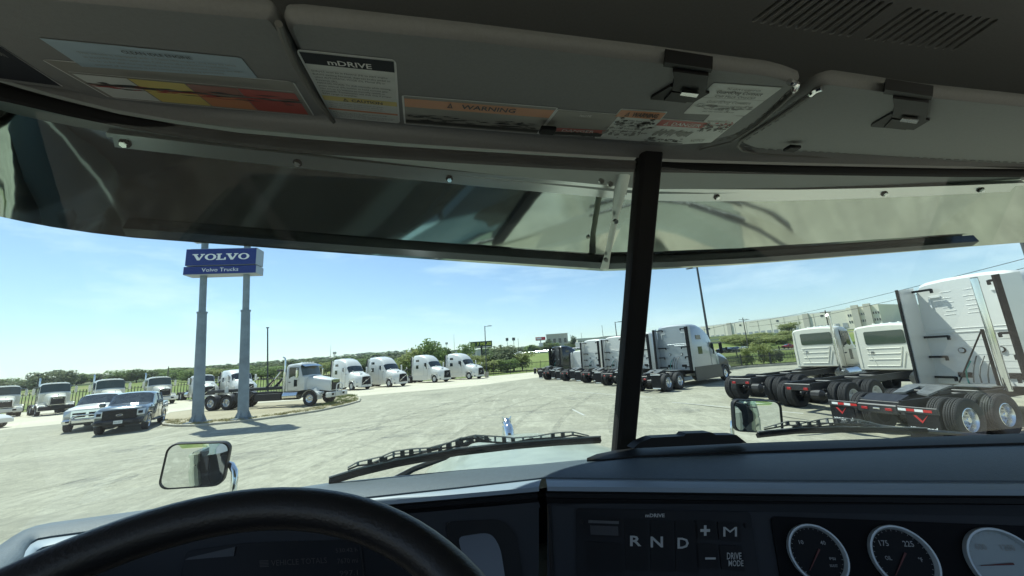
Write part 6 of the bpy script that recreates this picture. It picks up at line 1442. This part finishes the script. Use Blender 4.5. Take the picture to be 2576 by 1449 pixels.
# ================================================================== HIGHWAY, SIGNS AND FAR BUILDINGS
ROADM = M('highway_concrete', (.45, .43, .38), .85, var=.08, vs=.05)
def ribbon(name, pts, w_, dz, m, **kw):
    mb = MB(m); rows = [[], []]
    P = [Vector(p) for p in pts]
    for i, p in enumerate(P):
        t = (P[min(i+1, len(P)-1)]-P[max(i-1, 0)]); t.z = 0; t.normalize(); n = Vector((-t.y, t.x, 0))*w_/2; rows[0].append(p+n+Vector((0, 0, dz))); rows[1].append(p-n+Vector((0, 0, dz)))
    dn = [[p-Vector((0, 0, 3.0)) for p in rows[0]]]; dn2 = [[p-Vector((0, 0, 3.0)) for p in rows[1]]]
    mb.grid(dn+rows+dn2); return mb.build(name, smooth=0, kind='structure', **kw)
hw = [far(px, Y) for px, Y in ((1250, 250), (1330, 232), (1400, 222), (1480, 214), (1600, 206), (1800, 196), (2000, 186))]
ribbon('highway', hw, 16, .5, ROADM)
hw2 = [far(px, Y) for px, Y in ((1700, 128), (1850, 122), (2000, 118), (2300, 112))]
ribbon('service_road', hw2, 8, .15, ROADM)
mb = MB(ALU)
pts = [p+Vector((0, -8.4, 1.1)) for p in hw]; mb.tube(pts, .14, 4); tag(mb.build('guardrail'), 'pale guardrail along the near side of the highway', 'guardrail')
cars = [sedan('far_car', 'small %s car standing or driving by the highway' % nm, (0, 0, -50), 0, m_, 'car', 'cars by the highway', True) for nm, m_ in (('white', WHITE), ('white', WHITE), ('silver', SILV), ('dark', DARKP))]
RC = M('red_car_paint', (.35, .02, .015), .3, coat=.6)
def put_car(src_, p, rz, lab, grp):
    c = src_.copy(); COL.objects.link(c); c.location = p; c.rotation_euler = (0, 0, rz); c['label'] = lab; c['group'] = grp
rs = random.Random(33)
for i in range(58):
    px = 1330+150*rs.random(); Y = rs.uniform(245, 330); p = far(px, Y); k = rs.choice((0, 1, 1, 2, 3)); put_car(cars[k], p, rs.choice((0, .2, 3.1, 1.5)), '%s car in the crowded car park beyond the highway, %s' % (('white', 'white', 'silver', 'dark')[k], zone(px)), 'cars parked beyond the highway')
for i, (px, Y) in enumerate(((1812, 118), (1826, 120), (1838, 118), (1849, 121), (1868, 119))): put_car(cars[(3, 2, 3, 3, 0)[i]], far(px, Y)+Vector((0, 0, .2)), .2+.1*i, ('dark car nearest the silver truck nose on the service road', 'silver car second from the silver truck nose', 'dark car in the middle of the five on the service road', 'dark car second from the right of the five', 'white car last of the five on the service road')[i], 'cars on the service road')
for c in cars[1:]: bpy.data.objects.remove(c)
cars[0].location = far(1296, 236)+Vector((0, 0, .6)); cars[0]['label'] = 'white car on the highway left of the black truck'
c = sedan('far_car', 'small red car on the road below the warehouse', far(1978, 118)+Vector((0, 0, .2)), .1, RC, 'car', None, True)
def box_truck(px, Y, ln, label, dz=.55, rz=0., col=WHITE):
    b = far(px, Y)+Vector((0, 0, dz)); t = thing('box_truck', label, 'truck', b, rz, 'highway trucks'); mb = MB(col); mb.box((0, 0, 2.3), (ln, 2.5, 2.8), ch=.04); mb.build('cargo_box', t)
    mb = MB(WHITE); mb.box((ln/2+1.2, 0, 1.5), (2.0, 2.3, 2.2), ch=.25); mb.build('truck_cab', t); mb = MB(FRM); mb.box((0, 0, .75), (ln, 1.0, .25))
    for x in (-ln/2+1, -ln/2+2.3, ln/2+1.3):
        for s in (-1, 1): mb.tube([(x, s*.9, .5), (x, s*1.25, .5)], .5, 10)
    mb.build('running_gear', t)
box_truck(1520, 205, 12, 'white trailer truck on the highway behind the row of sleepers', rz=-.2); box_truck(1462, 216, 6, 'short white box truck on the highway by the black truck', rz=-.1); box_truck(1290, 236, 7, 'white box truck on the highway above the grove')
# billboards and signs
def board(px0, py0, px1, py1, Y, label, m, zlow=None, legs=1, text=None, name='billboard', group=None):
    a = DY(px0, py0, Y); b = DY(px1, py1, Y); cx_ = (a.x+b.x)/2; w_ = abs(b.x-a.x); zt_ = max(a.z, b.z); zb2 = min(a.z, b.z); gz = far((px0+px1)/2, Y).z
    t = thing(name, label, 'billboard', (cx_, Y, gz), 0, group); mb = MB(m); mb.box((0, 0, (zt_+zb2)/2-gz), (w_, .8, zt_-zb2)); pnl = mb.build('panel', t, smooth=0)
    mb = MB(FRM)
    for k in range(legs): x = 0 if legs == 1 else (-w_/3+2*w_/3*k/(legs-1)); mb.tube([(x, .3, -1), (x, .3, zb2-gz+.1)], .022*w_+.15, 8)
    mb.box((0, -.1, zb2-gz-.25), (w_, 1.2, .3)); mb.build('post', t); return t, pnl, w_, zb2-gz, zt_-gz
BG = M('billboard_green', (.012, .045, .025), .6); BY = M('billboard_yellow', (.62, .62, .10), .6)
t, pnl, w_, z0_, z1_ = board(1183, 874, 1237, 857, 120, 'dark green billboard reading 7 MILES behind the grove', BG, legs=1)
mb = MB(BY); H = z1_-z0_; fb = lambda a, b_: Vector((a, -.42, b_)); put_text(mb, '7 MILES', fb, w_*.14, z0_+H*.27, H*.52, w_*.66, 'c', bold=.03)
pts = [(-w_*.34+H*.27*math.cos(2*math.pi*k/24), z0_+H*.52+H*.27*math.sin(2*math.pi*k/24)) for k in range(24)]; mb.add([(x, -.42, z) for x, z in pts], [tuple(range(24))]); mb.mat(BG); mb.add([(-w_*.34+(x+w_*.34)*.72, -.425, (z0_+H*.52)+(z-z0_-H*.52)*.72) for x, z in pts], [tuple(range(24))]); mb.mat(BY); put_text(mb, 'NEXT EXIT', fb, -w_*.32, z0_+H*.06, H*.12, w_*.25, 'c'); mb.build('billboard_print', pnl, smooth=0)
t, pnl, w_, z0_, z1_ = board(1347, 856, 1371, 847, 300, 'red and white digital billboard over the highway', M('billboard_red', (.60, .02, .05), .5)); mb = MB(WHT); H = z1_-z0_
mb.poly([(-w_*.42, -.42, z0_+H*.2), (w_*.1, -.42, z0_+H*.2), (w_*.1, -.42, z0_+H*.8), (-w_*.42, -.42, z0_+H*.8)]); mb.build('billboard_print', pnl, smooth=0)
board(1356, 872, 1366, 862, 296, 'small white sign under the red billboard', WHITE)
board(1272, 857, 1278, 850, 420, 'small dark sign board on a pole left of the red billboard', POLE); board(1288, 856, 1295, 849, 410, 'second small dark sign board on a pole', POLE)
board(1120, 866, 1126, 861, 520, 'tiny pale sign seen above the grove', WALLD)
# water tower and mast on the hill
b = far(841, 1500); top_ = DY(841, 885, 1500); t = thing('water_tower', 'small water tower on the far ridge', 'water tower', b); hh = top_.z-b.z
mb = MB(WALLD); mb.tube([(0, 0, hh-9), (0, 0, hh-6), (0, 0, hh)], [5, 7, 6], 12); mb.build('tank', t); mb = MB(WALLD)
for k in range(4): a = k*1.57+.6; mb.tube([(5*math.cos(a), 5*math.sin(a), 0), (4*math.cos(a), 4*math.sin(a), hh-8)], .7, 5)
mb.build('legs', t)
for px, pt, Y, lab in ((831, 866, 1500, 'thin radio mast beside the water tower'), (280, 948, 900, 'faint mast on the ridge at left'), (1143, 840, 700, 'thin mast above the grove')):
    b = far(px, Y); hh = DY(px, pt, Y).z-b.z; mb = MB(WALLD); mb.tube([(0, 0, 0), (0, 0, hh)], [.0007*Y, .0003*Y], 5); o = mb.build('radio_mast'); o.location = b; tag(o, lab, 'mast')
# buildings past the highway and on the ridges
def bld(px, Y, w_, d_, h_, label, m, roof=None, name='building'):
    b = far(px, Y); t = thing(name, label, 'building', b, rs.uniform(-.3, .3), 'buildings past the highway'); mb = MB(m); mb.box((0, 0, h_/2-1), (w_, d_, h_+2)); wl = mb.build('wall', t, smooth=0)
    mb = MB(roof or ROOFM); mb.box((0, 0, h_+.15), (w_+.8, d_+.8, .4)); mb.build('roof', t, smooth=0)
    n = max(2, int(w_/6))
    for k in range(n):
        mb = MB(WGL); mb.box((-w_/2+w_*(k+.5)/n, -d_/2-.05, h_*.55), (w_/n*.5, .2, h_*.3)); mb.build('window', wl, smooth=0)
bld(1403, 430, 24, 18, 17, 'pale multi storey building above the black truck', WALLD); bld(1425, 470, 30, 20, 8, 'low pale building right of the multi storey one', WALLM); bld(1490, 400, 40, 20, 8, 'long low white roofed building above the highway', WALLM); bld(1252, 470, 34, 18, 6, 'low white building right of the green billboard', WALLM); bld(1165, 330, 30, 18, 6, 'low white building glimpsed behind the grove', WALLM)
bld(1545, 430, 34, 20, 9, 'building behind the sleeper roofs left of the centre bar', WALLD); bld(1330, 520, 26, 16, 7, 'small building at the foot of the far trees', WALLM)
rs = random.Random(77)
for i in range(26):
    px = rs.uniform(420, 900) if i < 16 else rs.uniform(1380, 1700); Y = rs.uniform(900, 1700) if i < 16 else rs.uniform(450, 800); b = far(px, Y); mb = MB(rs.choice((WALLM, WALLD))); mb.box((0, 0, 2), (rs.uniform(12, 22), 12, 5)); mb.prism([(-8, -6, 4.5), (8, -6, 4.5), (0, -6, 7)], (0, 12, 0)); o = mb.build('house', smooth=0); o.location = b; tag(o, 'tiny pale house on the distant hillside, %s' % zone(px), 'house', 'houses on the far hills')
# haze: still air round the whole scene
mh = bpy.data.materials.new('haze'); mh.use_nodes = True; t = mh.node_tree; t.nodes.clear(); ou = t.nodes.new('ShaderNodeOutputMaterial'); pv = t.nodes.new('ShaderNodeVolumePrincipled'); pv.inputs['Color'].default_value = (.80, .88, .95, 1); pv.inputs['Density'].default_value = HAZE_D; pv.inputs['Anisotropy'].default_value = .2; t.links.new(pv.outputs[0], ou.inputs['Volume'])
if HAZE_D > 0:
    mb = MB(mh); mb.box((0, 600, 118.5), (9500, 6200, 243)); mb.build('haze', smooth=0, kind='stuff')
